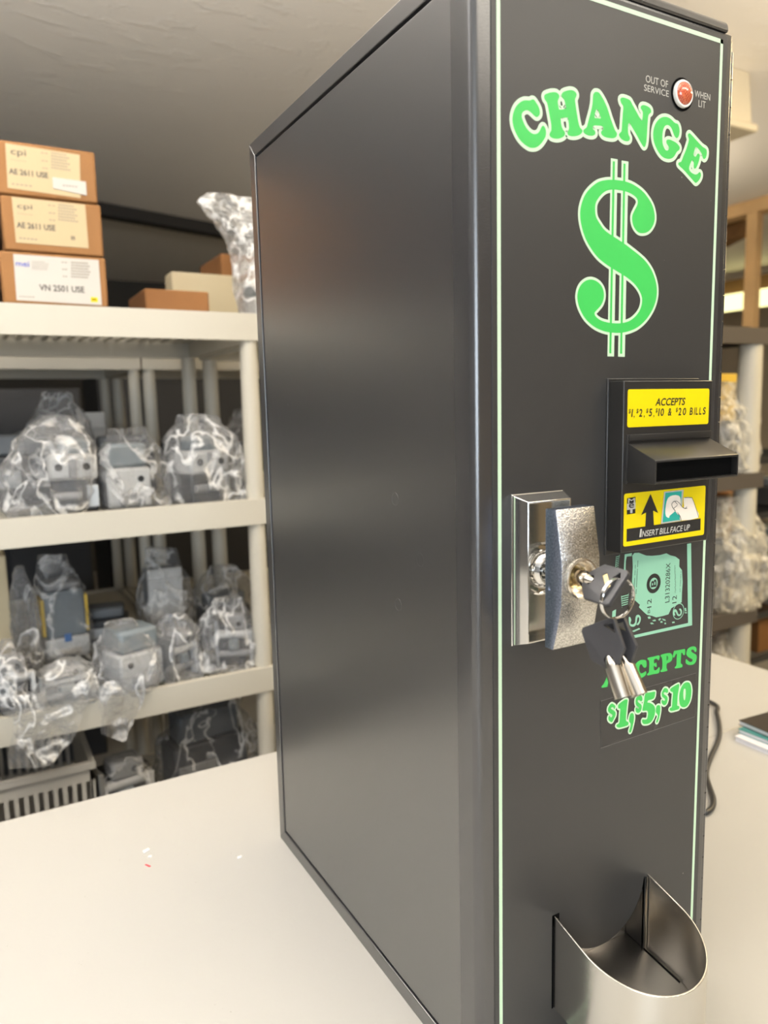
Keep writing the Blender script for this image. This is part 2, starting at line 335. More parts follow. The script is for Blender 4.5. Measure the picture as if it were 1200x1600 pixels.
TR = {
'C': [[(3799,61319),(3972,61410),(4107,61399),(4282,61245),(4439,61073),(4518,60859),(4500,60686),(4364,60545),(4228,60523),(4053,60600),(3859,60710),(3628,60777),(3399,60706),(3247,60569),(3209,60395),(3286,60183),(3477,59903),(3708,59712),(3941,59605),(4135,59591),(4369,59669),(4524,59835),(4621,60021),(4758,60142),(4897,60063),(4978,59875),(4960,59613),(4803,59360),(4568,59097),(4294,58914),(4021,58833),(3711,58832),(3326,58976),(3021,59186),(2794,59461),(2643,59719),(2560,60013),(2568,60293),(2662,60586),(2831,60864),(3095,61103),(3360,61245),(3589,61292)]],
'H': [[(4827,61677),(4885,61814),(5140,61943),(5457,62046),(5736,62075),(5917,61992),(5951,61868),(5880,61713),(5841,61591),(5883,61397),(5946,61212),(5962,61203),(6188,61231),(6480,61346),(6492,61359),(6428,61546),(6324,61788),(6181,61879),(6127,62013),(6238,62176),(6541,62315),(6867,62401),(7135,62375),(7282,62241),(7222,62071),(7162,61930),(7230,61562),(7384,60943),(7494,60608),(7601,60447),(7728,60378),(7764,60265),(7607,60094),(7274,59950),(6901,59886),(6653,59923),(6610,60062),(6711,60253),(6708,60486),(6642,60797),(6621,60852),(6518,60850),(6274,60797),(6092,60753),(6072,60730),(6094,60565),(6158,60314),(6261,60156),(6385,60058),(6407,59915),(6286,59766),(5962,59616),(5639,59569),(5358,59600),(5245,59713),(5296,59865),(5375,59992),(5352,60334),(5228,60803),(5106,61240),(5026,61426),(4887,61545)]],
'A': [[(8834,62647),(9049,62634),(9268,62464),(9490,62234),(9760,61860),(9990,61416),(10221,61029),(10405,60754),(10542,60622),(10568,60504),(10482,60369),(10239,60267),(9842,60230),(9490,60254),(9304,60347),(9258,60460),(9330,60561),(9429,60651),(9413,60769),(9281,60818),(8957,60789),(8699,60749),(8581,60642),(8618,60528),(8748,60473),(8802,60362),(8752,60249),(8582,60164),(8326,60126),(8028,60157),(7857,60250),(7847,60367),(7959,60458),(8105,60584),(8226,60929),(8348,61274),(8469,61648),(8539,61956),(8564,62255),(8589,62466),(8706,62598)],[(8896,61703),(9027,61591),(9138,61430),(9220,61255),(9207,61232),(8992,61192),(8734,61181),(8725,61203),(8730,61394),(8812,61586)]],
'N': [[(10797,62529),(10848,62643),(11025,62704),(11296,62704),(11614,62652),(11802,62470),(12038,62233),(12324,61941),(12563,61701),(12658,61638),(12702,61723),(12733,61914),(12736,62131),(12662,62243),(12552,62348),(12575,62475),(12768,62569),(13048,62569),(13285,62515),(13440,62416),(13460,62248),(13321,62148),(13231,62024),(13194,61738),(13160,61358),(13149,60982),(13116,60570),(13055,60279),(12941,60143),(12823,60167),(12606,60371),(12269,60726),(11936,61047),(11653,61312),(11584,61338),(11509,61259),(11488,61041),(11508,60798),(11558,60651),(11667,60513),(11635,60354),(11455,60266),(11182,60258),(10909,60341),(10747,60500),(10767,60610),(10921,60740),(10961,60899),(10995,61332),(11027,61794),(11064,62104),(11015,62248),(10878,62361)]],
'G': [[(15749,61963),(15898,61954),(16030,61798),(16089,61582),(16060,61320),(15957,61160),(15835,61094),(15658,61164),(15501,61365),(15344,61597),(15142,61726),(14945,61743),(14730,61647),(14593,61420),(14531,61125),(14532,60839),(14577,60559),(14707,60355),(14833,60245),(14981,60217),(15102,60282),(15145,60417),(15068,60518),(14940,60627),(14886,60763),(14980,60873),(15224,60908),(15522,60871),(15823,60802),(16053,60674),(16144,60557),(16090,60404),(15919,60299),(15800,60154),(15659,59973),(15417,59811),(15074,59732),(14681,59759),(14334,59920),(14034,60196),(13807,60512),(13698,60875),(13710,61223),(13840,61588),(14069,61875),(14350,62077),(14684,62187),(15025,62200),(15322,62120),(15574,62000)]],
'E': [[(16877,61442),(16999,61564),(17153,61532),(17521,61341),(17947,61108),(18321,60931),(18641,60843),(18752,60726),(18754,60494),(18670,60282),(18517,60179),(18382,60244),(18294,60431),(18128,60606),(17860,60767),(17702,60817),(17602,60730),(17535,60524),(17466,60350),(17523,60243),(17679,60215),(17777,60327),(17876,60439),(18006,60441),(18089,60336),(18026,60030),(17861,59677),(17739,59512),(17585,59476),(17527,59601),(17518,59797),(17433,59951),(17331,59937),(17211,59757),(17095,59479),(17156,59289),(17419,59157),(17680,59124),(17886,59166),(18088,59308),(18221,59275),(18256,59096),(18111,58844),(17885,58650),(17731,58605),(17438,58762),(17015,59007),(16595,59250),(16182,59442),(16051,59555),(16122,59662),(16320,59737),(16507,60088),(16742,60511),(16902,60893),(16992,61166),(16935,61288)]],
'S': [[(10163,57867),(10701,57914),(11383,57913),(12079,57808),(12790,57559),(13299,57235),(13746,56802),(13982,56293),(13998,55856),(13794,55446),(13442,55146),(13015,55010),(12587,55019),(12226,55251),(12041,55569),(12009,55948),(12194,56301),(12430,56660),(12458,56878),(12347,57057),(12027,57211),(11538,57320),(10988,57351),(10311,57319),(9712,57157),(9256,56828),(8936,56424),(8864,56048),(8952,55595),(9290,55210),(9696,54875),(10308,54624),(11207,54298),(12054,53936),(12774,53604),(13362,53256),(13889,52749),(14243,52125),(14376,51532),(14287,50925),(13975,50307),(13409,49682),(12697,49206),(11917,48933),(11143,48811),(10241,48810),(9556,48911),(8879,49131),(8276,49492),(7876,49904),(7608,50364),(7504,50828),(7595,51255),(7848,51597),(8235,51831),(8694,51906),(9161,51793),(9500,51552),(9676,51227),(9684,50844),(9490,50451),(9160,50149),(8944,49948),(9035,49736),(9408,49534),(9885,49430),(10503,49379),(11198,49404),(11899,49552),(12461,49870),(12879,50310),(13044,50815),(12959,51207),(12621,51633),(12111,51996),(11399,52316),(10424,52660),(9671,52965),(9064,53297),(8461,53833),(8029,54399),(7761,55018),(7656,55602),(7743,56158),(8022,56734),(8465,57195),(9043,57584),(9632,57779)]],
'bars_white': [[(10100,59108),(10670,59115),(10657,47335),(10083,47337)],[(11009,59096),(11591,59108),(11606,47333),(11007,47335)]],
'bars_green': [[(10258,58954),(10445,58965),(10410,47528),(10237,47536)],[(11164,58940),(11341,58945),(11354,47519),(11177,47526)]],
'accepts': [[[(10054,25726),(10082,25856),(10258,25997),(10672,26654),(10904,26815),(11181,26731),(11439,25965),(11603,25752),(11607,25601),(11090,25618),(11047,25746),(11165,25811),(11096,26034),(10725,26050),(10626,25922),(10575,25784),(10538,25685)]],[[(11860,26647),(12015,26844),(12334,26944),(12660,26900),(12866,26813),(12929,26620),(12920,26380),(12758,26321),(12592,26444),(12465,26619),(12303,26620),(12229,26395),(12276,26145),(12442,25991),(12686,26003),(12864,26058),(12917,25926),(12815,25765),(12533,25671),(12288,25720),(12039,25951),(11870,26285)]],[[(13157,26648),(13316,26848),(13643,26950),(13976,26905),(14188,26816),(14253,26621),(14245,26378),(14079,26318),(13908,26443),(13778,26620),(13612,26621),(13536,26393),(13586,26140),(13757,25984),(14006,25996),(14188,26052),(14243,25918),(14140,25755),(13850,25660),(13599,25710),(13344,25944),(13169,26282)]],[[(14354,26877),(14392,26973),(14899,26958),(15496,26940),(15522,26719),(15423,26595),(15290,26732),(15076,26759),(14976,26698),(15001,26478),(15130,26441),(15214,26487),(15268,26180),(15139,26193),(15008,26292),(14967,26238),(15001,26016),(15149,25925),(15361,25977),(15485,26089),(15583,25995),(15501,25670),(14944,25687),(14393,25704),(14364,25833),(14512,25927),(14539,26382),(14502,26727)]],[[(15672,26846),(15711,26950),(16273,26951),(16668,26879),(16854,26626),(16779,26327),(16476,26228),(16303,26199),(16267,25987),(16300,25825),(16365,25718),(16280,25660),(15759,25681),(15694,25800),(15836,25915),(15844,26380),(15780,26702)],[(16263,26767),(16414,26676),(16422,26488),(16276,26422)]],[[(16899,26618),(17016,26971),(17148,26978),(17951,26940),(18131,26926),(18186,26695),(18133,26483),(17968,26545),(17919,26649),(17782,26706),(17751,26396),(17743,25956),(17910,25829),(17934,25697),(17830,25622),(17203,25668),(17137,25769),(17301,25882),(17307,26353),(17319,26696),(17203,26718),(17078,26553),(16974,26510)]],[[(18326,26606),(18449,26869),(18807,26975),(19175,26929),(19366,26767),(19377,26541),(19241,26502),(19095,26688),(18864,26749),(18823,26642),(19013,26480),(19344,26291),(19446,26080),(19369,25774),(19101,25601),(18642,25644),(18317,25815),(18262,26015),(18328,26149),(18489,26004),(18770,25837),(18996,25877),(18972,26009),(18616,26203),(18380,26406)]]],
'price': [[[(10960,24430),(11081,24379),(11242,24265),(11325,24157),(11288,24014),(11209,24002),(11086,24149),(10927,24155),(10930,24064),(11131,23929),(11335,23732),(11341,23488),(11187,23282),(11032,23106),(10871,23173),(10709,23331),(10681,23518),(10782,23616),(10904,23467),(11022,23501),(11043,23617),(10817,23788),(10655,23975),(10650,24186),(10804,24362)]],[[(11565,24134),(11682,24259),(12161,24427),(12406,24405),(12474,24299),(12419,23915),(12369,23376),(12349,22922),(12575,22747),(12580,22561),(12377,22517),(11727,22547),(11465,22701),(11478,22819),(11717,22916),(11767,23452),(11789,23872),(11610,23942)]],[[(12650,23006),(12765,23287),(12969,23314),(13116,23115),(13126,22773),(13037,22423),(12923,22079),(12804,21922),(12676,22076),(12791,22357),(12801,22602),(12657,22758)]],[[(13433,24398),(13597,24467),(13852,24308),(13903,24019),(13737,23994),(13566,24123),(13442,24088),(13530,23946),(13830,23695),(13839,23415),(13720,23225),(13512,23191),(13300,23319),(13252,23546),(13332,23620),(13503,23490),(13567,23568),(13328,23775),(13238,24010),(13271,24279)]],[[(14184,24422),(14648,24429),(15118,24392),(15167,24245),(15092,23949),(14838,23879),(14497,23890),(14417,23752),(14675,23665),(15024,23432),(15207,23110),(15180,22676),(14977,22345),(14641,22172),(14130,22241),(13938,22430),(13949,22614),(14161,22565),(14373,22547),(14469,22713),(14484,23021),(14352,23176),(13970,23249),(13940,23392),(14074,23920)]],[[(15277,23094),(15373,23293),(15588,23308),(15724,23152),(15737,22802),(15664,22440),(15546,22119),(15419,22022),(15345,22165),(15492,22416),(15485,22607),(15286,22841)]],[[(15983,24354),(16153,24444),(16421,24326),(16490,24122),(16389,24017),(16210,24118),(16035,24123),(16084,23987),(16399,23762),(16479,23524),(16375,23261),(16160,23163),(15936,23294),(15841,23504),(15898,23618),(16058,23520),(16189,23523),(16140,23660),(15888,23872),(15844,24133)]],[[(16690,24175),(16817,24306),(17345,24432),(17595,24431),(17624,24170),(17513,23619),(17493,23048),(17483,22858),(17703,22746),(17694,22555),(17335,22539),(16888,22575),(16687,22716),(16745,22830),(16920,22887),(16960,23420),(16992,23921),(16829,24019)]],[[(18335,24407),(18704,24300),(18903,23969),(18971,23503),(18859,22944),(18554,22590),(18145,22570),(17819,22784),(17684,23199),(17689,23710),(17851,24123),(18067,24334)],[(18220,23950),(18313,23899),(18355,23569),(18317,23190),(18231,23080),(18131,23295),(18095,23688),(18148,23933)]]],
'price_rect': [[(9972,24813),(19411,24898),(19479,21567),(10042,21500)]],
'bill_main': [[(12650,34357),(12836,34507),(13266,34479),(13559,34355),(13951,34206),(14541,34116),(15335,34080),(15935,34131),(16348,33942),(16866,33796),(17290,33530),(17292,33026),(17585,32736),(17696,31887),(17655,31163),(17656,30431),(17118,30291),(16606,30150),(16333,29756),(15701,29724),(15095,29734),(14689,29906),(14188,30056),(13886,30281),(13385,30711),(13477,30873),(13080,31178),(12639,31523),(12675,32560),(12720,33592)]],
'bill_frame': [[(18027,34562),(18448,34567),(18838,28557),(10601,28649),(10597,28844),(18397,28801)]],
'bill_left': [[(11151,34531),(11474,34548),(11361,33556),(11083,33577)],[(11940,34521),(12617,34532),(12585,34330),(12132,34349),(12047,34017),(12047,33332),(11878,33354)],[(11688,31729),(12392,31836),(12318,31082),(12129,31075),(11756,30923)],[(10901,30812),(11242,30898),(11208,30419),(10884,30402)]],
'bill_S': [[(12440,30155),(12584,30132),(12686,29905),(12596,29708),(12839,29598),(13048,29705),(13068,29985),(13159,30182),(13401,30179),(13583,29973),(13563,29693),(13375,29475),(13179,29543),(13416,29717),(13428,29963),(13309,30031),(13237,29852),(13178,29578),(12989,29432),(12698,29480),(12502,29653)]],
'bill_S2': [[(16774,29833),(16921,30029),(17132,29960),(17266,29756),(17377,29592),(17545,29603),(17558,29785),(17393,29957),(17549,29992),(17715,29797),(17674,29546),(17468,29446),(17233,29541),(17121,29720),(17033,29829),(16953,29768),(17023,29589),(16888,29581)]],
'bill_specks': [[(14243,29905),(14490,29901),(14575,29744),(14347,29745)],[(14701,29581),(15000,29605),(15104,29480),(14854,29485)],[(15303,29556),(15502,29633),(15607,29544),(15409,29431)],[(15656,29572),(16018,29442),(16074,29324),(15815,29402)],[(14507,29433),(14706,29437),(14911,29296),(14610,29323)],[(15925,29203),(16078,29214),(16134,29096),(15981,29085)],[(16698,29150),(16958,29145),(17015,29026),(16754,29046)],[(12756,29153),(13431,29253),(13580,29157),(12952,29049)],[(15512,29378),(15714,29382),(15770,29264),(15567,29261)],[(17973,29942),(18131,29955),(18196,29686),(18036,29711)],[(17986,29645),(18253,29603),(18203,29537),(18010,29582)]],
'bill_pts': {'seal': (14758,32175),'seal_top': (14732,32885),'circ2': (17347,29817),'circ2_top': (17323,30370),'serial0': (16298,30632),'serial1': (15933,33422),'serial1b': (16372,33368),'twelve_a0': (17110,30475),'twelve_a1': (16673,31012),'twelve_b0': (14588,30529),'twelve_b1': (14172,31124),'bdash0': (14462,30156),'bdash1': (14222,30513),'sig0': (16976,31186),'sig1': (16840,33189),'line0': (17444,31193),'line1': (17482,32713),'t1a': (12870,31768),'t1b': (12955,33701),'t2a': (13072,31460),'t2b': (13186,33984)},
'l2_band': [[(10641,36510),(17653,36553),(17671,35745),(10645,35687)]],
'l2_arrow': [[(12721,38597),(13480,37284),(13006,37479),(13111,36477),(12304,36485),(12350,37418),(11908,37284)]],
'l2_bill': [[(13990,38628),(15832,38635),(15652,36578),(13768,36555)]],
'l2_portrait': [[(14198,38473),(15672,38483),(15643,38201),(14937,38290),(14741,38093),(14898,38010),(14770,37893),(14707,37672),(14819,37451),(14469,37268),(14239,37429),(14347,37773),(14189,37926),(14055,37993)],[(14489,36771),(14581,37011),(14882,37161),(15104,37270),(15459,36932),(15608,36625)],[(13885,37178),(14014,37223),(13986,36640),(13846,36632)]],
'l2_hand': [[(15876,38111),(16668,38050),(16840,37785),(17133,37254),(17432,36632),(15683,36589),(15565,36887),(15294,37161),(15026,37397),(14813,37593),(14754,37774),(14901,37925),(15158,37933),(15422,37791),(15638,37595),(15854,37449),(15921,37572)]],
'l2_handlines': [[(15083,37272),(14783,37560),(14703,37779),(14901,37939),(15179,37931),(15454,37767),(15715,37503),(16014,37363),(16224,37367)],[(16014,37363),(16198,37477)],[(16668,38050),(16862,37768),(17133,37254),(17410,36648)],[(15004,37917),(15271,37697),(15222,37630),(14920,37477)],[(15294,37161),(15565,36887),(15683,36589)],[(15929,38107),(16668,38050)]],
'l2_logo': [[(10614,38471),(11370,38514),(11383,37454),(10624,37439)],[(10605,38120),(11362,38140),(11374,37743),(10616,37725)]],
'l2_text': [[(11760,35859),(16589,36346)]],
'l2_rest': [[(11546,37454),(11500,37403)]],
'l1_t1': [[(12947,44195),(15798,44676)]],
'l1_t2': [[(10590,43543),(17906,44028)]],
'txt': {'OUT OF': [(12930,63921),(14906,64336)],'SERVICE': [(12796,63404),(15010,63779)],'WHEN': [(17401,63847),(18905,64242)],'LIT': [(17797,63305),(18492,63721)]},
}
LW, LN, LR, LL, LF, LU, LT, LM, LG, EXPO = 88, 14, 37, 6, 45, 3, 17, 19, 88, -0.08
def FY(y): return lambda a, b: (a * 1e-5, y, b * 1e-5)
def XZ(y): return lambda a, b: (a, y, b)
# ================================================================= the change machine
mach = thing('change_machine', 'tall black coin change machine with green lettering standing on the white worktop', 'change machine', (.105, .176, 0))
W0, W1, DEP, HT = 0.0, .2095, .352, .6907
b = MB(); b.box((.0035, .0205, .0), (W1, DEP, HT - .0008)); cab = b.build('cabinet', 'black_fine', mach, bevel=.0012)
b = MB()          # mitred folded frame round the side panel
ya, yb, za, zb, g = .0212, DEP, 0.0, HT, .0130
X0 = lambda a, c, d: (d, a, c)
b.prism([(yb, za), (yb, zb), (yb - g, zb - g), (yb - g, za + g)], X0, -.0002, .006)
b.prism([(yb, zb), (ya, zb), (ya, zb - g), (yb - g, zb - g)], X0, -.0002, .006)
b.prism([(ya, za), (yb, za), (yb - g, za + g), (ya, za + g)], X0, -.0002, .006)
fr = b.build('side_frame', 'black_fine', mach, bevel=.0005, merge=False)
b = MB(); b.box((.0006, ya, za + g + .0022), (.008, yb - g - .0022, zb - g - .0022)); sp = b.build('side_panel', 'black_fine', mach, bevel=.0006)
for y, z in ((.0961, .3825), (.0649, .345), (.0948, .3081)):
    b = MB(); b.lathe([(.0046, .0), (.0046, .00016), (.0042, .00016), (.0042, -.0001)], (.0006, y, z), (-1, 0, 0), 32)
    b.build('knockout_mark', 'black_fine', sp)
for y, z in ((.0225 + .0295, .0068), (.050, .6842)):
    b = MB(); b.lathe([(0, .0003), (.0022, .0003), (.0022, -.001)], (-.0002, y, z), (-1, 0, 0), 20); b.build('screw_hole', 'hole_black', fr)
# door: rolled edges, top lip, overlay panel with the coin opening
b = MB()
def rounded(x0, x1, y0, y1, r, n=6):
    """plan outline with the two front corners rounded"""
    P = [(x1, y1), (x0, y1)]
    P += [(x0 + r - r * math.cos(k * PI / 2 / n), y0 + r - r * math.sin(k * PI / 2 / n)) for k in range(n + 1)]
    P += [(x1 - r * .4 + r * .4 * math.sin(k * PI / 2 / n), y0 + r * .4 - r * .4 * math.cos(k * PI / 2 / n)) for k in range(n + 1)]
    return P
XYp = lambda a, c, d: (a, c, d)
b.prism(rounded(-.0016, .2108, .0006, .0200, .0050), XYp, .003, .6822)
door = b.build('door', 'black_texture', mach, merge=False)
prof = [(.0200, .6824), (.0030, .6824), (-.0004, .6826), (-.0012, .6836)] + [(.0046 - .0056 * math.cos(k * PI / 2 / 6), .6850 + .0056 * math.sin(k * PI / 2 / 6)) for k in range(7)] + [(.0200, .6906)]
b = MB(); b.prism(prof, lambda a, c, d: (d, a, c), -.0012, .2034); lip = b.build('top_lip', 'black_texture', door, merge=False, bevel=.0006)
b = MB(); b.box((.0111, .0, .0110), (.2046, .002, .6806)); ov = b.build('front_panel', 'black_overlay', door, bevel=.0002, seg=1)
op = [(.0632, .0455), (.1468, .0455), (.1468, .1060)]
op += [(.105 + .0405 * math.sin(a), .109 - .0405 * math.cos(a)) for a in [math.radians(d) for d in range(84, -85, -6)]] + [(.0632, .1060)]
c = MB(); c.prism(op, lambda a, cc, d: (a, d, cc), -.01, .0185); cut(ov, c); cut(door, c)
# printed graphics -------------------------------------------------------------
b = MB()
s1, s2, z1, z2, w = .0146, .2000, .0180, .6777, .0026
for lo, hi in (((s1, z1), (s1 + w, z2)), ((s2 - w, z1), (s2, z2)), ((s1, z2 - w), (s2, z2)), ((s1, z1), (s2, z1 + w))):
    b.add([(lo[0], -.00012, lo[1]), (hi[0], -.00012, lo[1]), (hi[0], -.00012, hi[1]), (lo[0], -.00012, hi[1])], [(0, 1, 2, 3)])
b.build('border_stripe', 'mint', door, smooth=0, flat_graphic=True)
def graphic(name, letters, w, smooth_n=3, mats=('mint', 'green'), raw=False):
    b = MB()
    for i, lt in enumerate(letters):
        loops = [lp if raw else smooth_loop(lp, smooth_n) for lp in lt]
        if w:
            for lp in loops: b.ribbon(lp, w * 1e5, FY(-.00003 - i * .000008), 0)
            for lp in loops[1:]: b.fill([lp], FY(-.00002), 0)
        b.fill(loops, FY(-.00010), 1)
    return b
graphic('c', [TR[k] for k in 'CHANGE'], .00205).build('change_lettering', ['mint', 'green'], door, smooth=0, flat_graphic=True, merge=False)
b = graphic('s', [TR['S']], .00165, 4)
for lp in TR['bars_white']: b.fill([lp], FY(-.000022 - lp[0][0] * 1e-9), 0)
for lp in TR['bars_green']: b.fill([lp], FY(-.00009), 1)
b.build('dollar_sign', ['mint', 'green'], door, smooth=0, flat_graphic=True, merge=False)
for k in ('OUT OF', 'SERVICE', 'WHEN', 'LIT'):
    if k in ('OUT OF', 'WHEN'): b = MB()
    (xa, za_), (xb, zb_) = TR['txt'][k]; text(b, k, xa * 1e-5, za_ * 1e-5, xb * 1e-5, zb_ * 1e-5, -.00015)
    if k in ('SERVICE', 'LIT'): b.build('indicator_lettering', 'white_print', door, smooth=0, flat_graphic=True, merge=False)
b = graphic('a', TR['accepts'], 0)
for lt in TR['accepts']:                                                  # darker drop edge to the lower right of each letter
    b.fill([[(x + 55, z - 25) for x, z in smooth_loop(lt[0])]], FY(-.00004), 0)
b.build('accepts_lettering', ['green_dark', 'green'], door, smooth=0, flat_graphic=True, merge=False)
# clear sticker with the prices
b = MB(); q = TR['price_rect'][0]
b.add([(x * 1e-5, y, z * 1e-5) for y in (-.00024, .00005) for x, z in q], [(0, 1, 2, 3), (0, 4, 5, 1), (1, 5, 6, 2), (2, 6, 7, 3), (3, 7, 4, 0)], 0)
b.ribbon(q, 16, FY(-.00026), 1)
for lt in TR['price']:
    lps = [smooth_loop(lp) for lp in lt]
    for lp in lps: b.ribbon(lp, 120, FY(-.00029 - TR['price'].index(lt) * .000008), 2)
    for lp in lps[1:]: b.fill([lp], FY(-.00028), 2)
    b.fill(lps, FY(-.00038), 3)
b.build('price_sticker', ['clear_film', 'clear_edge', 'mint', 'green'], door, smooth=0, flat_graphic=True, merge=False)
# banknote picture
b = MB(); L0, L1 = FY(-.00012), FY(-.00020)
b.fill([TR['bill_main'][0]], L0, 0)
for k in ('bill_frame', 'bill_left', 'bill_specks'):
    for lp in TR[k]: b.fill([lp], L0, 0)
for k in ('bill_S', 'bill_S2'):
    for lp in TR[k]: b.fill([smooth_loop(lp, 2)], L0, 0)
P = {k: (v[0], v[1]) for k, v in TR['bill_pts'].items()}
cx, cz = P['seal']; r = P['seal_top'][1] - cz
ser = [(cx + (r * (1.0 if i % 2 else .93)) * math.cos(2 * PI * i / 72), cz + (r * (1.0 if i % 2 else .93)) * math.sin(2 * PI * i / 72)) for i in range(72)]
cir = lambda x, z, rr, n=36: [(x + rr * math.cos(2 * PI * i / n), z + rr * math.sin(2 * PI * i / n)) for i in range(n)]
b.fill([ser, cir(cx, cz, r * .56)], L1, 1)
text(b, 'B', (cx - r * .38) * 1e-5, (cz - r * .36) * 1e-5, (cx + r * .38) * 1e-5, (cz + r * .36) * 1e-5, -.0002, 1, rot='up', bold=.02)
c2x, c2z = P['circ2']; r2 = P['circ2_top'][1] - c2z
b.fill([cir(c2x, c2z, r2 * 1.06), cir(c2x, c2z, r2 * .96)], FY(-.00016), 0)
def up(body, k0, k1, kx, pad=0):
    xa = min(P[k1][0], P[kx][0]); xb = max(P[k1][0], P[kx][0])
    text(b, body, xa * 1e-5, P[k0][1] * 1e-5, xb * 1e-5, P[k1][1] * 1e-5, -.0002, 1, rot='up')
text(b, 'L31320286X', P['serial1'][0] * 1e-5, P['serial0'][1] * 1e-5, P['serial1b'][0] * 1e-5, P['serial1'][1] * 1e-5, -.0002, 1, rot='up')
text(b, '12', P['twelve_a1'][0] * 1e-5, P['twelve_a0'][1] * 1e-5, P['twelve_a0'][0] * 1e-5, P['twelve_a1'][1] * 1e-5, -.0002, 1, rot='up')
text(b, '12', P['twelve_b1'][0] * 1e-5, P['twelve_b0'][1] * 1e-5, P['twelve_b0'][0] * 1e-5, P['twelve_b1'][1] * 1e-5, -.0002, 1, rot='up')
text(b, 'B-', P['bdash1'][0] * 1e-5, P['bdash0'][1] * 1e-5, P['bdash0'][0] * 1e-5, P['bdash1'][1] * 1e-5, -.0002, 1, rot='up')
rnd = random.Random(4)
sig = [(P['sig0'][0] + (P['sig1'][0] - P['sig0'][0]) * i / 60 + rnd.uniform(-55, 55), P['sig0'][1] + (P['sig1'][1] - P['sig0'][1]) * i / 60) for i in range(61)]
b.ribbon(sig, 13, L1, 1, closed=False)
for k0, k1, wd in (('line0', 'line1', 20), ('t1a', 't1b', 26), ('t2a', 't2b', 26)):
    n = 22
    for i in range(n):
        if rnd.random() < .12: continue
        x = P[k0][0] + (P[k1][0] - P[k0][0]) * i / n; z = P[k0][1] + (P[k1][1] - P[k0][1]) * i / n; dz = (P[k1][1] - P[k0][1]) / n * .72
        b.fill([[(x - wd, z), (x + wd, z), (x + wd, z + dz), (x - wd, z + dz)]], L1, 1)
for lp, n in ((TR['bill_left'][0], 4), (TR['bill_left'][2], 3)):             # engraved block letters on the margin strips
    xs = [p_[0] for p_ in lp]; zs = [p_[1] for p_ in lp]
    for i in range(n * 2):
        z = min(zs) + (max(zs) - min(zs)) * (i + .25) / (n * 2)
        b.fill([[(min(xs) + 60, z), (max(xs) - 40, z + 30), (max(xs) - 40, z + 110), (min(xs) + 60, z + 80)]], L1, 1)
b.build('banknote_print', ['mint_bill', 'black_print'], door, smooth=0, flat_graphic=True, merge=False)
# piano hinge on the right edge
b = MB(); z = .011; kn = .01745
while z + kn < .6825:
    b.lathe([(0, 0), (.0024, 0), (.0024, kn - .0007), (0, kn - .0007)], (.2124, .0042, z), (0, 0, 1), 14); z += kn
b.lathe([(0, 0), (.0015, 0), (.0015, .670), (0, .670)], (.2124, .0042, .0112), (0, 0, 1), 10)
b.build('piano_hinge', 'black_texture', mach, merge=False)
# indicator lamp
b = MB(); lx, lz = .1621, .6377
b.lathe([(.0098, .0002), (.0098, .0006), (.0090, .0006), (.0090, .00015), (0, .00015)], (lx, 0, lz), (0, -1, 0), 40); lamp = b.build('indicator_lamp', 'hole_black', mach)
b = MB(); b.lathe([(.0083, .0002), (.0083, .0016), (.0079, .0022), (.0069, .0022), (.0066, .0014), (0, .0014)], (lx, 0, lz), (0, -1, 0), 40); b.build('lamp_rim', 'white_foam', lamp)
b = MB(); b.lathe([(.0068, .0012)] + [(.0068 * math.cos(a), .0018 + .0034 * math.sin(a)) for a in [k * PI / 16 for k in range(9)]], (lx, 0, lz), (0, -1, 0), 40); b.build('lamp_lens', 'lens', lamp)
# ---- bill acceptor bezel
BY = -.0131
b = MB(); b.box((.1018, BY, .3497), (.1846, .0, .4579)); b.box((.1004, -.0012, .3466), (.1862, .0003, .4600))
bez = b.build('bill_acceptor', 'black_plastic', mach, bevel=.0016, seg=3)
b = MB(); hp = [(BY + .001, .4199), (-.0345, .4099), (-.0352, .4095), (-.0352, .3951), (BY + .001, .3944)]
b.prism(hp, lambda a, c, d: (d, a, c), .1056, .1836); b.box((.1060, BY - .0016, .4205), (.1834, BY + .001, .4246)); b.box((.1046, BY - .0008, .3940), (.1060, BY + .001, .4246))
hood = b.build('bill_slot_hood', 'black_plastic', bez, bevel=.0004, merge=False)
c = MB(); c.prism([(-.05, .3963), (-.05, .4082), (-.0345, .4082), (-.0150, .4150), (-.0150, .3966)], lambda a, cc, d: (d, a, cc), .1069, .1823); cut(hood, c)
b = MB(); b.box((.1072, -.0310, .3966), (.1820, -.0150, .4078)); b.build('slot_shade_fill', 'hole_black', bez, smooth=0)  # black block filling the slot, paints the shade inside the hood
def round_rect(x0, z0, x1, z1, r, n=5):
    P = []
    for cx, cz, a0 in ((x1 - r, z1 - r, 0), (x0 + r, z1 - r, 90), (x0 + r, z0 + r, 180), (x1 - r, z0 + r, 270)):
        P += [(cx + r * math.cos(math.radians(a0 + 90 * k / n)), cz + r * math.sin(math.radians(a0 + 90 * k / n))) for k in range(n + 1)]
    return P
LY = BY - .0001
b = MB(); b.prism(round_rect(.1052, .4291, .1811, .4525, .0015), lambda a, c, d: (a, d, c), BY - .0002, BY + .0002, 0)
(x0, z0), (x1, z1) = [(p_[0] * 1e-5, p_[1] * 1e-5) for p_ in TR['l1_t1'][0]]
text(b, 'ACCEPTS', x0, z0, x1, z1, BY - .0003, 1, shear=.22, bold=.02)
(x0, z0), (x1, z1) = [(p_[0] * 1e-5, p_[1] * 1e-5) for p_ in TR['l1_t2'][0]]
h = (z1 - z0) * 1.0; total = x1 - x0
